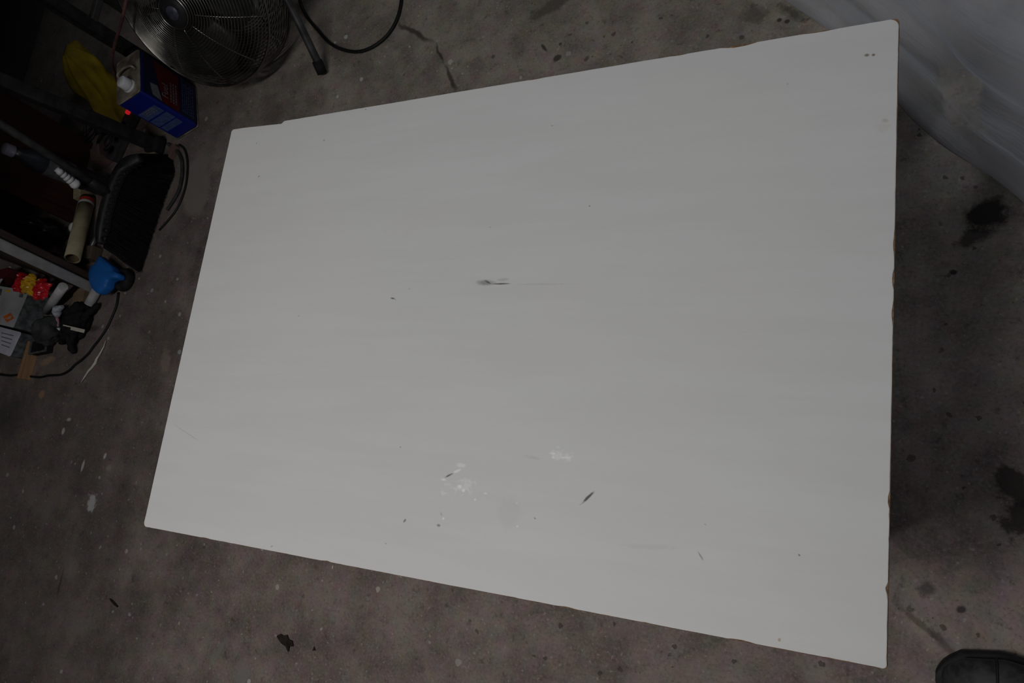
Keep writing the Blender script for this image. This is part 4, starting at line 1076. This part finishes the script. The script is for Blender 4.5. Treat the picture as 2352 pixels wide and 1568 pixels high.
# ------------------------------------------------------------------ litter on the floor
def shard(name, pix, z, th, mat, label, cat, curl=0.004):
    pts = [P(x, y, z) for x, y in pix]; c = sum(pts, Vector()) / len(pts)
    rnd = random.Random(len(pix)); bm = bmesh.new()
    top = [bm.verts.new(p + Vector((0, 0, rnd.uniform(.2, 1) * curl + th))) for p in pts]; bot = [bm.verts.new(v.co - Vector((0, 0, th))) for v in top]
    ct = bm.verts.new(c + Vector((0, 0, th))); cb = bm.verts.new(c); n = len(pts)
    for k in range(n):
        bm.faces.new((ct, top[k], top[(k + 1) % n])); bm.faces.new((cb, bot[(k + 1) % n], bot[k]))
        bm.faces.new((top[k], bot[k], bot[(k + 1) % n], top[(k + 1) % n]))
    bmesh.ops.recalc_face_normals(bm, faces=bm.faces)
    return tag(from_bm(name, bm, mat), label, cat)
shard('dry_flake', [(637, 1460), (646, 1455), (652, 1459), (661, 1457), (665, 1468), (673, 1471), (675, 1484), (667, 1483), (664, 1497), (658, 1484), (648, 1477), (642, 1468)], .001, .0012, M['flake'], 'ragged dark brown flake lying on the open concrete floor', 'flake')
shard('bark_chip', [(253, 1374), (258, 1376), (272, 1391), (271, 1394), (265, 1390), (256, 1380)], .001, .003, M['flake'], 'slim dark splinter lying on the floor near the white paint splash', 'splinter', .001)
shard('small_chip', [(718, 1494), (722, 1484), (725, 1493)], .001, .001, M['flake'], 'tiny triangular dark chip close to the ragged brown flake', 'chip', .001)
pts = [(243, 782), (238, 797), (228, 815), (222, 824), (219, 833), (210, 845), (203, 852), (194, 866), (186, 878)]
rr = [.0012, .0022, .0032, .0042, .0052, .0046, .0040, .0028, .0012]
tag(tube('pale_splinter', [P(x, y, .005) for x, y in pts], rr, M['ivory'], None, 7), 'long pale splinter lying on the floor outside the black cord', 'splinter')

# ------------------------------------------------------------------ shoe
def shoe():
    toe = P(2168, 1548, .03); side = P(2352, 1512, .03) - P(2215, 1487, .03)
    ang = math.atan2(side.y, side.x)                      # from toe to heel along the visible side
    hd = Vector((math.cos(ang), math.sin(ang), 0)); ln = Vector((hd.y, -hd.x, 0))   # ln: to the other side of the shoe
    L = 0.295
    near = P(2215, 1487, .03)
    base = near + ln * 0.056; base.z = 0
    base = base - hd * 0.036
    e = tag(empty('work_shoe', base, ang), 'scuffed black work shoe on the concrete at the corner of the board', 'shoe')
    # local: x from toe to heel, y across
    def half(t):
        for a, b, wa, wb in ((0, .04, 0.0, .026), (.04, .12, .026, .043), (.12, .32, .043, .053), (.32, .60, .053, .040), (.60, .85, .040, .037), (.85, .96, .037, .028), (.96, 1.0, .028, 0.0)):
            if t <= b:
                k = (t - a) / (b - a)
                if a == 0: k = math.sqrt(k)
                if b == 1.0: k = 1 - math.sqrt(1 - k) if False else k * k
                return wa + (wb - wa) * k
        return 0
    NS, NA = 40, 28
    ts = [(1 - math.cos(PI * i / NS)) / 2 for i in range(NS + 1)]
    def loft(name, fn, mat):
        bm = bmesh.new(); rows = []
        for t in ts:
            ring = []
            for j in range(NA):
                ring.append(bm.verts.new(fn(min(max(t, .003), .997), 2 * PI * j / NA)))
            rows.append(ring)
        for A, B in zip(rows, rows[1:]):
            for j in range(NA): bm.faces.new((A[j], A[(j + 1) % NA], B[(j + 1) % NA], B[j]))
        bm.faces.new(rows[0][::-1]); bm.faces.new(rows[-1])
        bmesh.ops.recalc_face_normals(bm, faces=bm.faces)
        return from_bm(name, bm, mat, e, True)
    def se(a, p):
        c, s = math.cos(a), math.sin(a)
        return math.copysign(abs(c) ** p, c), math.copysign(abs(s) ** p, s)
    def fs(t, a):
        c, s = se(a, .45); w = half(t) + .0055 * min(1, t * 14, (1 - t) * 14) + .002
        return (t * (L + .012) - .006, w * c, .017 + .017 * s)
    loft('sole', fs, M['shoe_sole'])
    def hgt(t):
        pts = ((0, .030), (.06, .052), (.16, .068), (.30, .078), (.45, .100), (.60, .125), (1, .130))
        for (a, ha), (b, hb) in zip(pts, pts[1:]):
            if t <= b: return ha + (hb - ha) * (t - a) / (b - a)
        return .13
    def fu(t, a):
        c, s = se(a, .8 if t < .45 else .6); h = hgt(t); w = half(t) * (0.97 if s < 0 else 0.97 - 0.22 * s * min(1, t * 2))
        return (t * L, w * c, .028 + (h - .028) * (0.5 + 0.5 * s))
    loft('upper', fu, M['shoe_upper'])
    # stitched toe cap seam, collar, tongue and laces
    bm = bmesh.new(); add_tube(bm, [Vector(fu(.27, PI * k / 16)) + Vector((0, 0, .001)) for k in range(17)], .0022, 6); from_bm('toe_seam', bm, M['shoe_sole'], e, True)
    cl = []
    for k in range(25):
        a = 2 * PI * k / 24; cl.append(Vector((L * .755 + .058 * math.cos(a), .029 * math.sin(a), .129)))
    bm = bmesh.new(); add_tube(bm, cl, .008, 8, False); from_bm('collar', bm, M['shoe_upper'], e, True)
    lathe('lining', [(0, .1325), (.95, .1325), (1, .128)], M['glove'], e, 24, Matrix.Translation((L * .755, 0, 0)) @ Matrix.Diagonal((.054, .026, 1, 1)))
    for k in range(5):
        t = .36 + .055 * k; h = hgt(t)
        pts = smooth_path([(t * L, -.024, h - .010), (t * L + .006, -.010, h + .002), (t * L + .012, .010, h + .003), (t * L + .016, .024, h - .006)], 4)
        tube('lace', pts, .0022, M['cord_dusty'], e, 6)
shoe()
